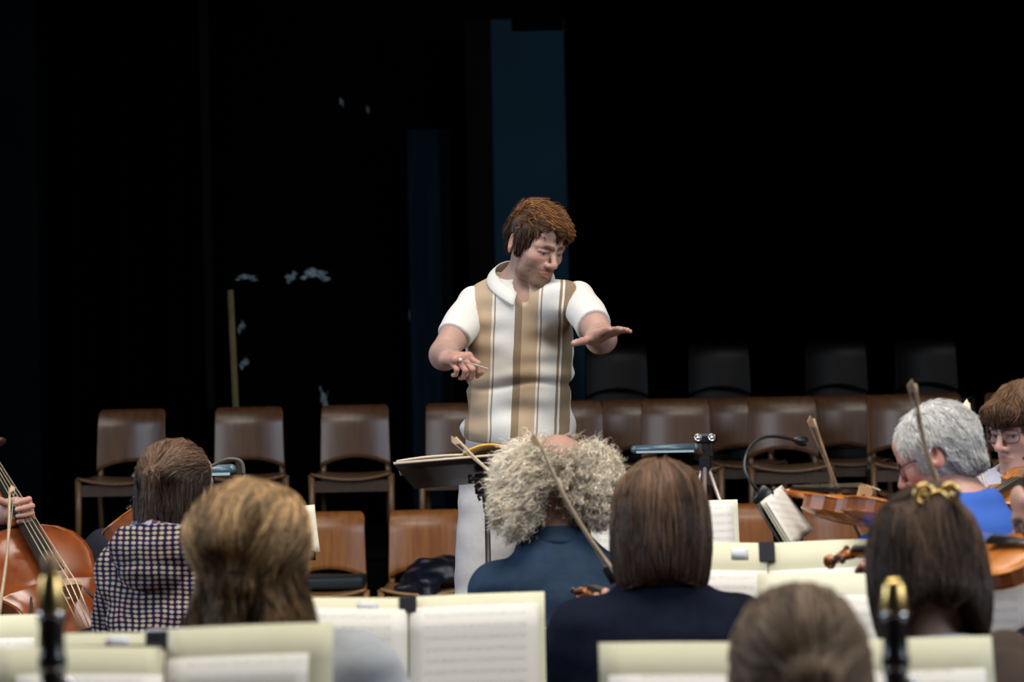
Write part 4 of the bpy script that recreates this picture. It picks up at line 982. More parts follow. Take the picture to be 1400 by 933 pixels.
def grey_hair(c):
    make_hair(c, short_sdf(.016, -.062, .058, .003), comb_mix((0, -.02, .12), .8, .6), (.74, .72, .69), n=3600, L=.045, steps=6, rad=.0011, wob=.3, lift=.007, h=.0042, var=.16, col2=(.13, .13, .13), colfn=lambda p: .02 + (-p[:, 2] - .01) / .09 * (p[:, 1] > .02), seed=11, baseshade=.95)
def mop_hair(c):
    f0 = short_sdf(.020, -.05, .036, .003); fr = ell((0, -.085, .062), (.068, .028, .032))
    make_hair(c, lambda p: smin(f0(p), fr(p), .02), comb_mix((0, .02, .12), .8, .8), (.070, .034, .018), n=2600, L=.07, steps=7, rad=.0011, wob=.25, lift=.006, h=.0042, var=.35, col2=(.19, .10, .05), colfn=lambda p: (p[:, 2] - .05) / .07, seed=12)
def plain_hair(c):
    make_hair(c, short_sdf(.012), comb_mix((0, .02, .12), .8, .6), (.05, .035, .025), n=900, L=.05, steps=6, rad=.0014, h=.006, seed=13)
def bow_hand(wr, F, side=1, N_=(0, 0, 1)): return dict(F=F, N=N_, side=side, curl=(45,) * 4)
HK = lambda L=None, R=None: {k: v for k, v in (('L', L), ('R', R)) if v}
# hoodie woman
hd = P(245, 668, 6.3)
c2 = figure('person from behind in a dotted navy and cream hooded jacket, brown hair tied half up', (hd[0], 6.2, 0), seated(hd, 158, shw=.165, lean=.06, drop=.155), (hd, 150, 4, 0, .98), SK2, hair=hoodie_hair,
            shirt=dict(m=M['dots'], sleeve='long', d=.016, name='hooded_jacket', fold=.005, crew=.072), trousers=dict(m=m_trs))
def hood(c):
    nk, f, s, u = c['nk'], c['fwd'], c['side'], V3(0, 0, 1); cc = nk - f * .105 + u * .01
    a = ell(cc - u * .015, (.125, .075, .075), c['TR']); b_ = ell(cc + u * .055 + f * .02, (.085, .055, .07), c['TR']); d2 = ell(cc - u * .075 - f * .012, (.095, .060, .055), c['TR'])
    g = lambda p: smax(smin(a(p), d2(p), .015), -b_(p), .012) + .004 * noise3(p * np.array((1, 1, 2.2)), 32, 3)
    v, fa = mesh_sdf(g, cc - .2, cc + .2, .006); h = mkobj('hood', v, fa, M['dots'], c['root'])
    g2 = lambda p: smax(ell(cc + u * .010 + f * .01, (.088, .062, .058), c['TR'])(p), -ell(cc + u * .06 + f * .03, (.07, .05, .055), c['TR'])(p), .01) + .004 * noise3(p, 40, 5)
    v, fa = mesh_sdf(g2, cc - .2, cc + .2, .006); mkobj('hood_lining', v, fa, m_floral, c['root'])
hood(c2)
# long-haired woman, front left
hd = P(348, 768, 4.0)
c3 = figure('person seen from behind with long light brown half-up hair and a light grey jumper', (hd[0], 4.0, 0), seated(hd, 168, shw=.180, lean=.05, drop=.130), (hd, 170, 0, 0, 1.0), SK2, hair=long_hair,
            shirt=dict(m=m_grey, sleeve='long', d=.018, name='jumper', fold=.004), trousers=dict(m=m_trs))
# curly grey man
hd = P(764, 660, 6.0)
J4 = seated(hd, 172, shw=.155, shdrop=.105, lean=.05, wrL=P(905, 810, 6.5), wrR=P(800, 880, 5.85))
c4 = figure('person with a bald crown and bushy curly grey hair in a dark blue denim shirt', (hd[0], 6.0, 0), J4, (hd, 172, 22, 0, 1.0), SK3, hair=curly_hair,
            shirt=dict(m=m_denim, sleeve='long', d=.014, name='denim_shirt', fold=.007, crew=.062, fs=20), trousers=dict(m=m_trs))
def band_collar(c, m, name, r=.070, z0=-.01, hgt=.045):
    o = c['nk'] + c['up'] * .0; v, f = grid_sheet(lambda u, v: o + c['side'] * math.cos(u * 6.0 + 1.71) * (r + .016 * (1 - v)) + c['fwd'] * math.sin(u * 6.0 + 1.71) * (r + .012 * (1 - v)) + c['up'] * (z0 + hgt * v), 40, 4, .005); mkobj(name, v, f, m, c['root'])
band_collar(c4, m_denim, 'shirt_collar', .072, .010, .045)
# navy jumper woman
hd = P(902, 716, 5.0)
J5 = seated(hd, 178, shw=.160, lean=.04, wrR=P(824, 886, 5.28), elR=P(780, 960, 5.1))
c5 = figure('person seen from behind with a smooth brown bob and a navy blue jumper', (hd[0], 5.0, 0), J5, (hd, 180, 5, 0, 1.0), SK2, hair=navy_hair, hand_kw=dict(R=dict(F=(-.1, .1, 1), N=(-.3, -.9, 0), side=-1, curl=(55,) * 4)),
            shirt=dict(m=m_navy, sleeve='long', d=.020, name='jumper', fold=.003, crew=.07), trousers=dict(m=m_trs))
# hair-clip woman
hd = P(1262, 776, 4.15)
c6 = figure('person seen from behind with dark brown bobbed hair held by a round gold clip', (hd[0], 4.15, 0), seated(hd, 190, shw=.155, lean=.04, wrL=P(1385, 950, 4.5), elL=P(1375, 915, 4.25)), (hd, 186, 16, 0, .98), SK2, hair=clip_hair,
            shirt=dict(m=m_brownk, sleeve='long', d=.016, name='jumper', fold=.003, crew=.075), trousers=dict(m=m_trs))
def clip_collar(c):
    o = c['nk'] + V3(0, 0, .022); v, f = grid_sheet(lambda u, v: o + c['side'] * math.cos(u * 6.283) * (.094 - .012 * v) + c['fwd'] * math.sin(u * 6.283) * (.086 - .012 * v) + V3(0, 0, -.03 + .045 * v - .015 * math.sin(u * 6.283)), 40, 4, .006); mkobj('shirt_collar', v, f, m_white, c['root'])
    T = lambda x: (np.array(x) * c['hs']) @ c['HR'].T + c['hpos']; g = MB()
    for x, z, r in ((.022, .100, .016), (-.022, .100, .016), (0, .088, .016)):
        pts = [T((x + r * math.cos(t), .130 + .006 * math.sin(t), z + r * math.sin(t) * .9)) for t in np.linspace(0, 6.283, 20)]; g.tube(pts, .0045, 8, False)
        g.ball(T((x, .124, z)), .009 if z > .09 else .006)
    g.tube([T((-.035, .118, .108)), T((0, .128, .112)), T((.035, .118, .108))], .004, 8)
    h = thing('hair_clip', tuple(T((0, .125, .095))), 'gold ring-shaped hair clip in dark brown bobbed hair', 'hair clip'); g.build('clip_rings', M['gold'], h, True)
clip_collar(c6)
# nearest head
hd = P(1091, 932, 3.2)
c7 = figure('blurred light brown head nearest the camera, seen from behind', (hd[0], 3.2, 0), seated(hd, 182, shw=.16, lean=-.12), (hd, 182, 10, 0, .95), SK2, hair=near_hair,
            shirt=dict(m=m_dgrey, sleeve='long', d=.016, name='jumper', fold=.003), trousers=dict(m=m_trs), hb=.009, hh=.004)
# blue T-shirt man
hd = P(1281, 625, 5.7)
J8 = seated(hd, 238, shw=.165, lean=.10, headoff=.07, wrR=P(1200, 790, 5.95), wrL=P(1090, 760, 6.05), drop=.128)
c8 = figure('man with short grey hair and glasses in a royal blue T-shirt playing a violin', (hd[0] + .05, 5.75, 0), J8, (hd, 246, 24, 0, .93), (.52, .28, .22), hair=grey_hair,
            shirt=dict(m=m_blue, sleeve='short', d=.014, name='t_shirt', fold=.004, crew=.062, t_sleeve=.8), trousers=dict(m=m_trs))
m_lens = mat('spectacle_glass', (.9, .92, .95), .03); m_lens.node_tree.nodes['Principled BSDF'].inputs['Transmission Weight'].default_value = 1; m_lens.node_tree.nodes['Principled BSDF'].inputs['IOR'].default_value = 1.05
m_frame = mat('dark_spectacle_frame', (.015, .018, .035), .3)
glasses(c8, m_frame, m_lens)
# brown-haired player, right edge
hd = P(1399, 588, 6.5)
J9 = seated(hd, 318, shw=.17, lean=.05, drop=.135, shdrop=.05, wrR=P(1362, 725, 6.15), wrL=P(1345, 735, 6.0), elR=P(1335, 745, 6.45))
c9 = figure('person with brown fringe and dark-rimmed glasses in a pale lavender shirt at the right edge', (hd[0], 6.5, 0), J9, (hd, 308, 10, 0, .97), (.52, .31, .25), hair=mop_hair,
            shirt=dict(m=m_lav, sleeve='long', d=.014, name='shirt', fold=.005, crew=.066), trousers=dict(m=m_trs), browcol=(.07, .04, .03))
glasses(c9, m_frame, m_lens)
# far right edge, mostly out of frame
hd = P(1452, 712, 5.0)
J10 = seated(hd, 262, shw=.165, lean=.05, wrR=P(1440, 900, 4.75), wrL=P(1230, 810, 5.15))
c10 = figure('person cut off by the right edge of the photograph, only a cheek and glasses showing', (hd[0], 5.0, 0), J10, (hd, 268, 12, 0, 1.0), SK2, hair=plain_hair,
            shirt=dict(m=m_dgrey, sleeve='long', d=.014, name='jumper', fold=.004), trousers=dict(m=m_trs))
glasses(c10, m_frame, m_lens)
# cellist, left edge
ctail = P(156, 992, 6.83); A = nrm(P(-50, 612, 7.5) - ctail); tn = nrm(V3(.38, -.75, .75))
cel = fiddle('cello', 'amber-brown cello slanting across the left edge', 'cello', ctail, A, tn, s=2.35, ribs=.115, bodyL=.75, halfW=.215, nlen=.28, m=M['varnish_cello'], chin=False, endpin=.30)
nkp = ctail + A * (.75 + .10) ; Sx = np.cross(A, nrm(tn - A * np.dot(tn, A)))
hd = P(-120, 520, 7.75)
wl = P(8, 702, 7.22)
J1 = seated(hd, 50, shw=.17, lean=-.02, wrL=wl, wrR=P(-120, 830, 7.0), elL=P(-60, 790, 7.75))
c1 = figure('cellist out of frame at left, only a hand pressing the strings showing', (hd[0], 7.7, 0), J1, (hd, 50, 10, 0, 1.0), (.55, .32, .25), hair=plain_hair, hand_kw=dict(L=dict(F=(.80, -.35, .12), N=(.35, .92, .1), side=-1, curl=((52, 55, 40),) * 4, spread=5, thumb=(-.1, .4, -.9), s=1.0)),
            shirt=dict(m=m_trs, sleeve='long', d=.014, name='jumper', fold=.004), trousers=dict(m=m_trs))
# ---------------- instruments
Ah = nrm(P(1112, 716, 6.05) - P(1246, 690, 5.62))
fiddle('violin', 'orange violin tucked under the chin of the man in the royal blue T-shirt', 'violin', P(1246, 706, 5.52), (-.47, .88, .02), (.10, .38, .90), group=None)
fiddle('violin', 'violin at the right edge against a pale lavender shirt', 'violin', P(1446, 652, 6.22), nrm(P(1366, 694, 5.95) - P(1446, 652, 6.22)), (-.2, -.5, .85))
fiddle('violin', 'orange violin at the right edge whose pegs and scroll poke up above a cream folder', 'violin', P(1430, 764, 4.80), nrm(P(1140, 777, 5.22) - P(1430, 764, 4.80)), (.05, -.55, .83))
fiddle('violin', 'violin mostly hidden by the person in the dotted hooded jacket, orange edge at the shoulder', 'violin', P(182, 706, 6.50), nrm((.10, .97, -.15)), (-.55, -.10, .85), bodyL=.35)
fiddle('violin', 'violin almost hidden behind the navy jumper, its edge by the left shoulder', 'violin', P(905, 880, 5.16), nrm(P(822, 836, 5.55) - P(905, 880, 5.16)), (.1, -.3, .9))
bow('pale bow slanting up left in front of the conductor\'s music stand desk', P(621, 601, 6.35), P(735, 692, 6.25), (-.6, 0, -.8), thick=1.35)
bow('bow slanting across the bald crown of curly grey hair', P(731, 600, 5.2), P(848, 800, 5.22), (-.9, 0, -.4), thick=1.25)
bow('bow laid on the violin of the man in royal blue, hair side to the left', P(1109, 575, 5.75), P(1198, 778, 5.92), (-1, 0, -.3), thick=1.3)
bow('blurred pale bow standing in front of short grey hair', P(1247, 527, 4.75), P(1296, 700, 4.85), (-1, .3, -.2), thick=1.35)
bow('thin bow beside the pale lavender sleeve at right', P(1322, 552, 6.25), P(1366, 722, 6.05), (-1, 0, -.3))
bow('pale cello bow leaning across the cello at the left edge', P(16, 668, 7.0), P(-8, 880, 6.5), (1, 0, -.1), m=M['bow_wood'], thick=1.3)
# upright woodwinds in the foreground
def woodwind(px, ytop, d, label, capm, caph=.055, gap=0):
    t = P(px, ytop, d); z = t[2]; r = thing('clarinet', (t[0], t[1], 0), label, 'clarinet')
    c = lambda dz: V3(t[0], t[1], z - dz)
    b = MB(); b.lathe(c(caph), (0, 0, 1), [(0, .017), (.005, .018), (caph * .8, .014), (caph, .010)], 16); b.build('mouthpiece_cap', capm, r, True)
    if gap: b = MB(); b.lathe(c(0.012), (0, 0, 1), [(0, .012), (gap, .0095), (gap + .002, .006)], 14); b.build('mouthpiece', M['maple'], r, True)
    z0 = caph
    for nm, l, r0 in (('barrel', .065, .0155), ('upper_joint', .23, .0135), ('lower_joint', .26, .0145)):
        b = MB(); b.lathe(c(z0 + l), (0, 0, 1), [(0, r0 + .002), (.012, r0 + .002), (.016, r0), (l - .016, r0), (l - .012, r0 + .002), (l - .002, r0 + .002)], 16); b.build(nm, M['ebony'], r, True)
        g = MB(); g.lathe(c(z0 + .004), (0, 0, 1), [(0, r0 + .0032), (.006, r0 + .0032)], 16); g.build('ring', M['silver'], r, True); z0 += l
    b = MB(); b.lathe(c(z0 + .11), (0, 0, 1), [(0, .034), (.012, .030), (.05, .018), (.11, .0165)], 18); b.build('bell', M['ebony'], r, True)
    for k in range(7):
        a = k * 1.1; g = MB(); q = c(caph + .088 + .052 * k); o = V3(math.cos(a) * .019, -abs(math.sin(a)) * .019, 0); g.ball(q + o, (.0085, .0085, .0085)); g.tube([q + o, q + o + V3(0, -.003, -.045)], .0022, 6); g.build('key', M['silver'], r, True)
    g = MB(); zb = z - z0 - .11; g.tube([V3(t[0], t[1], .012), V3(t[0], t[1], zb + .03)], .007, 10); g.lathe(V3(t[0], t[1], 0), (0, 0, 1), [(0, .09), (.008, .09), (.014, .02)], 18); g.build('floor_peg', M['stand_black'], r, True)
woodwind(70, 782, 2.95, 'blurred black clarinet with gold ligature at lower left', M['gold'], .050, .032)
woodwind(1222, 792, 3.0, 'blurred black clarinet with a gold-tipped mouthpiece in front of the dark bobbed hair', M['gold'], .042)
# ================================================================== chairs
wb_up = wood('shaded_plywood', (.070, .029, .013), (.115, .052, .023), .34, .15, 7, (5, 5, .35))  # raised row: chair plywood in a darker tone for its weaker light
wb_lo = wood('lit_plywood', (.26, .090, .022), (.40, .15, .040), .34, .12, 7, (5, 5, .35))  # lower row: brightened in colour because more light falls there
wf_up = wood('shaded_beech', (.12, .062, .028), (.19, .10, .045), .4, .2, 12); wf_lo = wood('lit_beech', (.30, .15, .06), (.42, .22, .09), .4, .2, 12)  # frames split the same way, light level put into the colour
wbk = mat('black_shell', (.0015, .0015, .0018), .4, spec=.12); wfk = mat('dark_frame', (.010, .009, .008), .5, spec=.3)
TZ = .54
wf_ap = wood('shaded_apron_wood', (.035, .018, .009), (.06, .03, .014), .5, .1, 12)  # frame wood darkened to paint in the shade under the seat
up_first = None
ups = [(181, 13.30, 'dark brown wooden chair, the leftmost of the raised row', -3), (341, 13.30, 'dark brown wooden chair in front of the leaning wooden lath', 3), (486, 13.3, 'dark brown wooden chair alone left of the conductor, seat and both front legs in view', 0), (629, 13.3, 'dark brown wooden chair half hidden by the conductor, on the raised row', 2),
       (778, 13.32, 'dark brown wooden chair just right of the striped polo shirt', 0), (924, 13.3, 'dark brown wooden chair behind the small tripod recorder', 0), (1070, 13.3, 'dark brown wooden chair behind the black gooseneck lamp', 0), (1232, 13.3, 'dark brown wooden chair behind short grey hair', 0), (1394, 13.3, 'dark brown wooden chair behind the person with glasses at the right edge', 0)]
bks = [(868, 14.15, 'dark brown wooden chair peeping out left of the chair behind the tripod recorder', 0), (1012, 14.15, 'dark brown wooden chair of the rear row, between the recorder and the gooseneck lamp', 0), (1152, 14.15, 'dark brown wooden chair of the rear row, right of the gooseneck lamp', 0), (1272, 14.15, 'dark brown wooden chair of the rear row above short grey hair', 0)]
for px, d, lb, rz in ups + bks:
    x = P(px, 600, d)[0]; g = 'brown wooden chairs on the raised tier'
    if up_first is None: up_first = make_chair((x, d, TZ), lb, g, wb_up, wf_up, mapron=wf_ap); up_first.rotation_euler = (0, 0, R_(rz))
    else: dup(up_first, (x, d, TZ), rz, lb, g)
lo_first = None
for px, lb in ((449, 'brighter-lit wooden chair with an empty seat, lower row left'), (583, 'brighter-lit wooden chair with a dark jacket on its seat'), (862, 'brighter-lit wooden chair hidden behind curly grey hair, lower row'), (1006, 'brighter-lit wooden chair behind the cream sheets right of the brown bob'), (1148, 'brighter-lit wooden chair behind the violin of the man in blue')):
    x = P(px, 750, 12.3)[0]
    if lo_first is None: lo_first = make_chair((x, 12.3, 0), lb, 'brighter-lit chairs in the lower row', wb_lo, wf_lo)
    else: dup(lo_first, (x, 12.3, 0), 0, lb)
# players' chairs
for c, lb in ((c2, 'dotted hooded jacket'), (c3, 'light grey jumper'), (c4, 'denim shirt'), (c5, 'navy jumper'), (c6, 'gold hair clip'), (c7, 'nearest light brown head'), (c8, 'royal blue T-shirt'), (c9, 'pale lavender shirt'), (c10, 'cheek at the right edge'), (c1, 'cello')):
    J_ = c['J']; f = face_dir(J_['psi']); pv = c['pv']; o = pv - f * .17
    q_ = dup(lo_first, (o[0], o[1], 0), J_['psi'], 'wooden chair under the player of the ' + lb, 'chairs the players sit on'); q_.scale = (1, 1, .95)
# stacked dark chairs on the rear tier
st = None
for px, lb in ((842, 'stack right of the conductor\'s elbow'), (981, 'dim stack in the middle'), (1140, 'stack above the gooseneck lamp'), (1262, 'stack above short grey hair')):
    for k in range(5):
        x = P(px, 500, 15.0)[0]; z = TZ + k * .085; l2 = ('lowest', 'second', 'middle', 'fourth', 'topmost')[k] + ' black chair of the ' + lb
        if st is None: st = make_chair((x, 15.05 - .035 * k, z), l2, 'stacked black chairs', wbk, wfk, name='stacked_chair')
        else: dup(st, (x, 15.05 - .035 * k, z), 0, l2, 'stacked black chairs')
# jacket on chair, dark pouch on the neighbouring seat
x = P(600, 790, 12.1)[0]
jk = [ell((x + .02, 12.08, .490), (.19, .15, .075)), ell((x - .07, 12.0, .465), (.12, .12, .04)), cap((x - .17, 11.95, .43), (x - .02, 11.92, .44), .035, .04), cap((x + .02, 12.1, .50), (x + .15, 12.12, .47), .05, .045), cap((x - .06, 11.90, .44), (x - .04, 11.88, .37), .035, .03)]
v, f = mesh_sdf(lambda p: U(jk, .03)(p) + .010 * noise3(p * np.array((1, 1, 1.5)), 30, 2), (x - .35, 11.7, .30), (x + .35, 12.35, .65), .008)
jt = mkobj('jacket', v, f, mat('dark_navy_nylon', (.007, .010, .022), .38, noise=.3, nscale=12)); tag(jt, 'crumpled dark navy jacket lying on a lower-row chair seat', 'jacket')
x = P(455, 790, 12.1)[0]
v, f = mesh_sdf(lambda p: rbox((x, 12.1, .455), (.16, .14, .032), .02)(p) + .004 * noise3(p, 20, 2), (x - .25, 11.85, .38), (x + .25, 12.35, .53), .008)
tag(mkobj('pouch', v, f, mat('teal_black_cloth', (.010, .020, .026), .6)), 'flat dark teal pouch on the seat of the left lower chair', 'pouch')
# leaning lath
b = MB(); b.tube([P(331, 738, 15.4), P(315, 397, 15.92)], [.019, .019], 4, True, .5, (0, -1, 0)); o = b.build('wooden_lath', mat('pale_lath', (.16, .125, .06), .8, noise=.2, nscale=8)); tag(o, 'pale wooden lath leaning upright against the black backdrop', 'lath')
# pale crinkled sheets standing in for glinting reflections on the back wall
rs = np.random.RandomState(4); m_glint = mat('bluish_glint', (.16, .22, .26), .35, noise=.4, nscale=30)
GLINTS = [(337, 380, 26, 7, 'faint pair of painted pale glints, left end of the row above the lath'), (398, 379, 14, 12, 'small painted glint between two larger ones'), (431, 376, 34, 13, 'brightest painted glint on the black backdrop'), (330, 447, 9, 13, 'small painted glint just right of the lath, upper'), (334, 497, 11, 12, 'small painted glint just right of the lath, lower'), (443, 545, 9, 22, 'thin blue glint above the chair left of the conductor'), (565, 420, 10, 46, 'long faint glint beside the blue strip'), (467, 140, 5, 9, 'tiny pale glint high on the left'), (503, 150, 4, 8, 'tiny pale glint right of its twin, high up'), (198, 76, 8, 5, 'tiny faint glint near the top left')]
for px, py, w_, h_, lb in GLINTS:
    c = P(px, py, 15.93); s_ = S(15.93); W2, H2 = w_ / s_, h_ / s_; ph = rs.rand() * 6
    v, f = grid_sheet(lambda u, v: c + V3((u - .5) * W2 * (1 + .3 * math.sin(v * 7 + ph)), .012 * math.sin(u * 11 + v * 5 + ph), (v - .5) * H2 * (.6 + .5 * abs(math.sin(u * 6 + ph))) + .25 * H2 * math.sin(u * 5 + ph)), 14, 5, .002)
    tag(mkobj('glint_patch', v, f, m_glint), lb, 'tape', 'painted pale glints on the black backdrop')
# ================================================================== conductor's stand
tc_, tl, tr = P(618, 640, 6.95), P(536, 632, 6.95), P(700, 622, 6.75)
sd = nrm(P(702, 618, 7.0) - P(536, 634, 7.0)); upv = nrm(np.cross(nrm(np.cross(sd, V3(0, -.45, -.9))), sd)); 
r = thing('music_stand', (P(664, 700, 7.0)[0], 7.02, 0), 'dark bronze conductor\'s music stand with a wide tilted desk', 'music stand')
TLf, TRf, BLf, BRf = P(538, 634, 6.86), P(697, 621, 6.86), P(567, 668, 7.12), P(700, 656, 7.12)
v, f = grid_sheet(lambda u, v: (TLf * (1 - u) + TRf * u) * v + (BLf * (1 - u) + BRf * u) * (1 - v), 4, 4, .005); mkobj('desk', v, f, M['stand_bronze'], r)
b = MB(); b.tube([TLf, TRf], .004, 6); b.build('desk_rim', M['paper'], r, True)
b = MB(); b.tube([P(662, 660, 7.0), P(666, 700, 7.02)], .011, 10); b.tube([P(666, 690, 7.02), V3(P(666, 700, 7.02)[0], 7.02, .13)], .0085, 10); b.build('pole', M['stand_bronze'], r, True)
b = MB(); b.box(P(661, 662, 7.0), (.05, .03, .06), None, .004); b.lathe(P(655, 655, 6.97), (-1, 0, 0), [(0, .006), (.02, .006), (.022, .014), (.032, .012)], 10); b.build('tilt_bracket', M['stand_bronze'], r, True)
b = MB(); c0 = P(664, 674, 6.99); b.tube([c0, c0 + V3(-.022, -.01, .008), c0 + V3(-.030, -.01, .022)], .005, 6); b.tube([c0, c0 + V3(-.022, -.01, -.010), c0 + V3(-.016, -.01, -.022)], .005, 6); b.build('wing_nut', M['stand_bronze'], r, True)
for a in (60, 180, 300):
    b = MB(); q = V3(math.cos(R_(a)), math.sin(R_(a)), 0); f0 = V3(P(666, 700, 7.02)[0], 7.02, .26); b.tube([f0, f0 + q * .25 - V3(0, 0, .25)], .007, 8); b.build('leg', M['stand_bronze'], r, True)
sc_ = thing('open_score', tuple(P(640, 618, 7.1)), 'open full score with a yellow cover edge on the conductor\'s stand', 'score')
L0, L1, L2, L3 = P(542, 633, 6.88), P(634, 624, 6.88), P(643, 618, 6.88), P(700, 619, 6.88)
def leafpath(u, a, b_, hgt): return a * (1 - u) + b_ * u + V3(0, 0, hgt * math.sin(u * math.pi) ** .8)
dn = V3(.0, .19, -.045)
v, f = grid_sheet(lambda u, v: leafpath(u, L0, L1, .004) + dn * v + V3(0, 0, .004), 10, 3, .006); mkobj('page_block', v, f, M['paper'], sc_)
v, f = grid_sheet(lambda u, v: leafpath(u, L1, L3, .022) + dn * v + V3(0, 0, .004), 14, 3, .007); mkobj('page_block', v, f, mat('tan_paper', (.62, .40, .14), .8), sc_)
v, f = grid_sheet(lambda u, v: leafpath(u, L1 - V3(0, 0, .006), L3 - V3(0, 0, .006), .020) + V3(0, -.010, .014) + dn * v * .98, 14, 3, .006); mkobj('yellow_cover', v, f, M['yellow_card'], sc_)
# ================================================================== music stands with folders
def px_stand(label, flabel, pxc, pytop, d, leaf, h=.32, w=None, **kw):
    t = P(pxc, pytop, d); yaw = kw.pop('yaw', 0); tilt = kw.pop('tilt', 16)
    r, g = music_stand(label, (t[0], d), w or (leaf * 1.75), t[2] - .02, h=h - .01, yaw=yaw, tilt=tilt); folder(flabel, g, leaf, h=h, **kw); return g
px_stand('black music stand holding the wide folder at lower right', 'wide open cream folder behind the nearest light brown head', 1083, 876, 3.68, .283, h=.31, margin=.05)
px_stand('black music stand nearest at lower left', 'open cream folder at lower left, right leaf standing higher', 228, 862, 3.6, .246, h=.31, rise=(-.022, .006), margin=.045, spine=.008, smargin=.035)
px_stand('black music stand behind the lower left folder', 'cream folder behind the left clarinet with a black spine and a white sticker', 216, 863, 3.86, .150, h=.30, margin=.035, spine=.036, sheets=(True, True), sticker=(0, .30, .036, .020, .016), yaw=4)
px_stand('black music stand at the left edge', 'cream folder cut off by the left edge below the cello', -55, 842, 5.1, .165, h=.30, margin=.05)
px_stand('black music stand in the middle foreground', 'open cream folder of printed music between long brown hair and navy jumper', 558, 816, 4.78, .252, h=.32, margin=.022, spine=.034, sticker=(0, .25, .040, .018, .018), rise=(0, .003))
px_stand('black music stand in front of the navy jumper player', 'open cream folder with a black spine tab between brown bob and dark bobbed hair', 1047, 741, 5.6, .262, h=.32, margin=.066, spine=.036, tab=.046, sticker=(0, .18, .040, .026, .026))
px_stand('black music stand in front of the player with the gold hair clip', 'open pale cream folder behind the gold hair clip player', 1226, 783, 4.95, .285, h=.32, margin=.045, coverm=M['cream_pale'], spine=.010)
px_stand('black music stand of the front desk right of curly grey hair', 'cream sheets on the front stand either side of the brown bob', 905, 686, 6.9, .200, h=.17, margin=.012, coverm=M['cream_pale'])
px_stand('black music stand behind the long light brown hair', 'cream sheet standing aslant beside long light brown hair', 388, 696, 6.95, .105, h=.14, margin=.05, roll=(0, -7), sheets=(False, False), coverm=M['cream_pale'], spine=.004)
# oblique stand with clip-on lamp
q = [P(1040, 687, 5.72), P(1063, 667, 5.98), P(1106, 729, 5.94), P(1078, 750, 5.68)]
r = thing('music_stand', (P(1085, 700, 5.95)[0], 5.95, 0), 'black music stand seen edge-on with a tilted page', 'music stand')
off = nrm(np.cross(q[1] - q[0], q[3] - q[0])); off = off if off[1] > 0 else -off
v, f = grid_sheet(lambda u, v: (q[0] * (1 - u) + q[1] * u) * (1 - v) + (q[3] * (1 - u) + q[2] * u) * v + off * .012, 3, 3, .004); mkobj('desk', v, f, M['stand_black'], r)
mid = (q[0] + q[1] + q[2] + q[3]) / 4 + off * .02; b = MB(); b.tube([mid, mid + V3(.03, 0, -.06), V3(mid[0] + .03, mid[1], .12)], .010, 8); b.build('pole', M['stand_black'], r, True)
for a in (0, 120, 240):
    b = MB(); b.tube([V3(mid[0] + .03, mid[1], .28), V3(mid[0] + .03 + .25 * math.cos(R_(a)), mid[1] + .25 * math.sin(R_(a)), .01)], .007, 8); b.build('leg', M['stand_black'], r, True)
fo = thing('music_folder', tuple(q[3]), 'narrow tilted cream page under the gooseneck lamp clip', 'sheet music')
for k, (m_, o_) in enumerate(((M['cream'], 0), (M['score'], -.006), (M['score'], -.012))):
    v, f = grid_sheet(lambda u, v: (q[0] * (1 - u) + q[1] * u) * (1 - v) + (q[3] * (1 - u) + q[2] * u) * v + off * (o_ - .010 * math.sin(u * 3.1) * v * (k > 0)), 8, 8, .0012)
    o = mkobj('sheet' if k else 'cover_leaf', v, f, m_, fo); me = o.data; uv = me.uv_layers.new(name='UVMap'); ids = np.empty(len(me.loops), np.int32); me.loops.foreach_get('vertex_index', ids)
    wv = v[ids] - q[3]; e1, e2 = nrm(q[2] - q[3]), nrm(q[0] - q[3]); uv.data.foreach_set('uv', np.stack([np.abs(wv @ e1), wv @ e2], 1).astype(np.float32).ravel())
def bez(pts, n=24):
    pts = [np.asarray(p) for p in pts]; out = []
    P_ = [2 * pts[0] - pts[1]] + pts + [2 * pts[-1] - pts[-2]]
    for i in range(len(pts) - 1):
        for k in range(n // (len(pts) - 1) + 1):
            t = k / (n // (len(pts) - 1) + 1); a, b_, c, d = P_[i:i + 4]; out.append(.5 * ((2 * b_) + (c - a) * t + (2 * a - 5 * b_ + 4 * c - d) * t * t + (3 * b_ - 3 * c + d - a) * t ** 3))
    return out + [pts[-1]]
def gooseneck(label, pts, rad, headR, clipc, m=None):
    r = thing('stand_lamp', tuple(clipc), label, 'lamp'); b = MB(); b.tube(bez(pts, 30), rad, 8); b.build('gooseneck', m or M['plastic_black'], r, True)
    e, d_ = pts[-1], nrm(pts[-1] - pts[-2]); b = MB(); b.lathe(e - d_ * .01, d_, [(0, rad), (.012, .010), (.030, headR), (.042, headR * .95), (.044, headR * .7)], 14); b.build('lamp_head', M['plastic_black'], r, True)
    b = MB(); b.box(clipc, (.035, .03, .05), rotm('Y', 35), .004); b.tube([clipc + V3(0, 0, .02), clipc + V3(.045, -.02, -.035)], .004, 6); b.tube([clipc + V3(-.02, 0, .01), clipc + V3(.015, -.02, -.055)], .004, 6); b.build('clip', M['plastic_black'], r, True); return r
gooseneck('black gooseneck lamp clipped to the tilted page', [P(1044, 678, 5.85), P(1029, 662, 5.85), P(1018, 640, 5.87), P(1022, 618, 5.90), P(1036, 602, 5.95), P(1058, 597, 6.00), P(1088, 602, 6.05)], .0042, .014, P(1043, 679, 5.83))
rl = gooseneck('thin gooseneck lamp arching left and right of tied-up brown hair', [P(262, 690, 6.9), P(262, 650, 6.9), P(290, 637, 6.9), P(312, 628, 6.9), P(330, 632, 6.9), P(334, 652, 6.9)], .005, .010, P(262, 690, 6.9), mat('olive_grey_neck', (.10, .10, .07), .4))
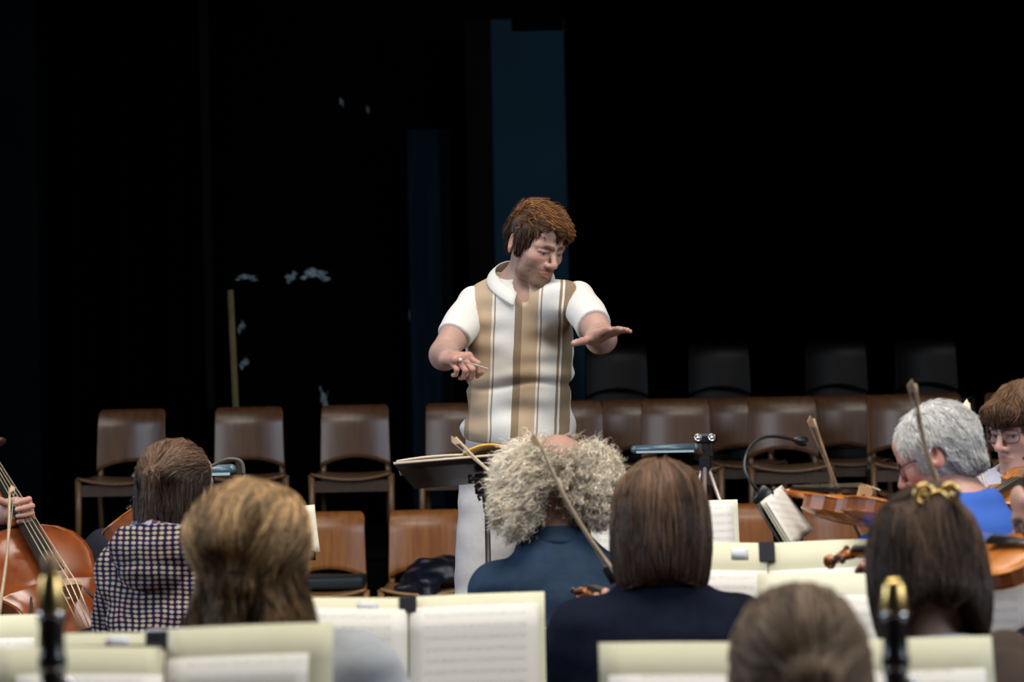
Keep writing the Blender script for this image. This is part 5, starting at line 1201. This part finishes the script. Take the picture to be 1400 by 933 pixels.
b = MB(); b.tube(bez([P(262, 690, 6.9), P(240, 650, 6.9), P(212, 636, 6.9), P(193, 650, 6.9)], 18), .0045, 8); b.build('gooseneck', M['silver'], rl, True)
b = MB(); b.ball(P(189, 652, 6.88), (.022, .018, .016), None, 14); b.build('lamp_head', M['plastic_black'], rl, True); b = MB(); b.ball(P(189, 654, 6.868), (.012, .008, .008)); b.build('bulb_ring', M['silver'], rl, True)
def bar(label, a, c_, rr):
    r = thing('music_stand', ((a[0] + c_[0]) / 2, a[1], 0), label, 'music stand'); b = MB(); b.tube([a, c_], rr, 12); b.ball(a, rr); b.ball(c_, rr); b.build('top_rail', M['lamp_grey'], r, True)
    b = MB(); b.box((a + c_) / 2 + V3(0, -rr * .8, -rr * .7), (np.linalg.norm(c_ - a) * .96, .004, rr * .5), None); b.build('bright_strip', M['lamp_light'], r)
    m_ = (a + c_) / 2; b = MB(); b.tube([m_, V3(m_[0], m_[1], .12)], .009, 8); b.build('pole', M['stand_black'], r, True)
    for k in (30, 150, 270):
        b = MB(); b.tube([V3(m_[0], m_[1], .25), V3(m_[0] + .22 * math.cos(R_(k)), m_[1] + .22 * math.sin(R_(k)), .008)], .007, 6); b.build('leg', M['stand_black'], r, True)
bar('music stand with a blue-grey tubular rail left of the tripod recorder', P(868, 615, 8.8), P(950, 612, 8.8), .016)
bar('music stand with a short blue-grey rail right of tied-up brown hair', P(262, 645, 7.2), P(316, 642, 7.2), .016)
# tripod recorder
t0 = P(964, 640, 9.0); r = thing('tripod_stand', (t0[0], 9.0, 0), 'small slender tripod holding a black sound recorder', 'tripod')
b = MB(); b.tube([t0 + V3(0, 0, .055), t0 + V3(0, 0, -.20)], .008, 8); b.build('centre_column', M['stand_black'], r, True)
b = MB(); b.box(t0 + V3(0, 0, .02), (.045, .035, .05), None, .006); b.box(t0 + V3(.015, 0, .055), (.035, .03, .03), None, .004); b.build('pan_head', M['plastic_black'], r)
for a in (-100, 20, 140):
    q = V3(math.cos(R_(a)), math.sin(R_(a)), 0); b = MB(); b.tube([t0 + V3(0, 0, .0) + q * .012, V3(t0[0], 9.0, 0.0) + q * .42], [.009, .007], 8); b.build('leg', mat('pinkish_alloy', (.5, .42, .40), .35, metal=.7) if a == -100 else bpy.data.materials['pinkish_alloy'], r, True)
rc = thing('sound_recorder', tuple(P(964, 602, 9.0)), 'black handheld recorder with two round silver microphones on the tripod', 'recorder'); c = P(965, 600, 9.0)
b = MB(); b.box(c, (.082, .045, .036), None, .008); b.build('recorder_body', M['plastic_black'], rc)
for dx in (-.032, .020):
    b = MB(); b.lathe(c + V3(dx, -.022, .004), (0, -1, 0), [(0, .015), (.012, .015), (.014, .012), (.010, .009), (.010, .006), (.015, .005)], 18); b.build('microphone', M['silver'], rc, True)
b = MB(); b.box(c + V3(0, 0, -.032), (.03, .03, .032), None, .004); b.build('mount', M['plastic_black'], rc)
# dark case and dark coat behind the cello
cs = P(88, 770, 8.2); r = thing('instrument_case', (cs[0], 8.2, 0), 'black instrument case with round silver lock behind the cello', 'case')
v, f = mesh_sdf(lambda p: rbox((cs[0], 8.2, .42), (.13, .08, .44), .06)(p), (cs[0] - .2, 8.05, -.05), (cs[0] + .2, 8.35, .95), .012); mkobj('shell', v, f, mat('black_case', (.008, .008, .010), .3), r)
b = MB(); b.lathe(P(94, 737, 8.11), (0, -1, 0), [(0, .011), (.008, .011), (.012, .007)], 14); b.lathe(P(92, 749, 8.11), (0, -1, 0), [(0, .006), (.01, .005)], 10); b.build('lock', M['silver'], r, True)
cx = P(140, 760, 7.4); v, f = mesh_sdf(lambda p: U([ell((cx[0], 7.4, .72), (.11, .08, .26)), ell((cx[0] + .08, 7.4, .62), (.12, .08, .2))], .05)(p) + .012 * noise3(p, 14, 3), (cx[0] - .3, 7.2, .3), (cx[0] + .4, 7.6, 1.1), .012)
tag(mkobj('draped_coat', v, f, mat('navy_coat', (.006, .008, .022), .8)), 'dark navy coat hanging on a chair back left of the dotted jacket', 'coat')
o = dup(lo_first, (cx[0] + .05, 7.45, 0), 180, 'wooden chair hidden under the dark navy coat', 'chairs the players sit on')
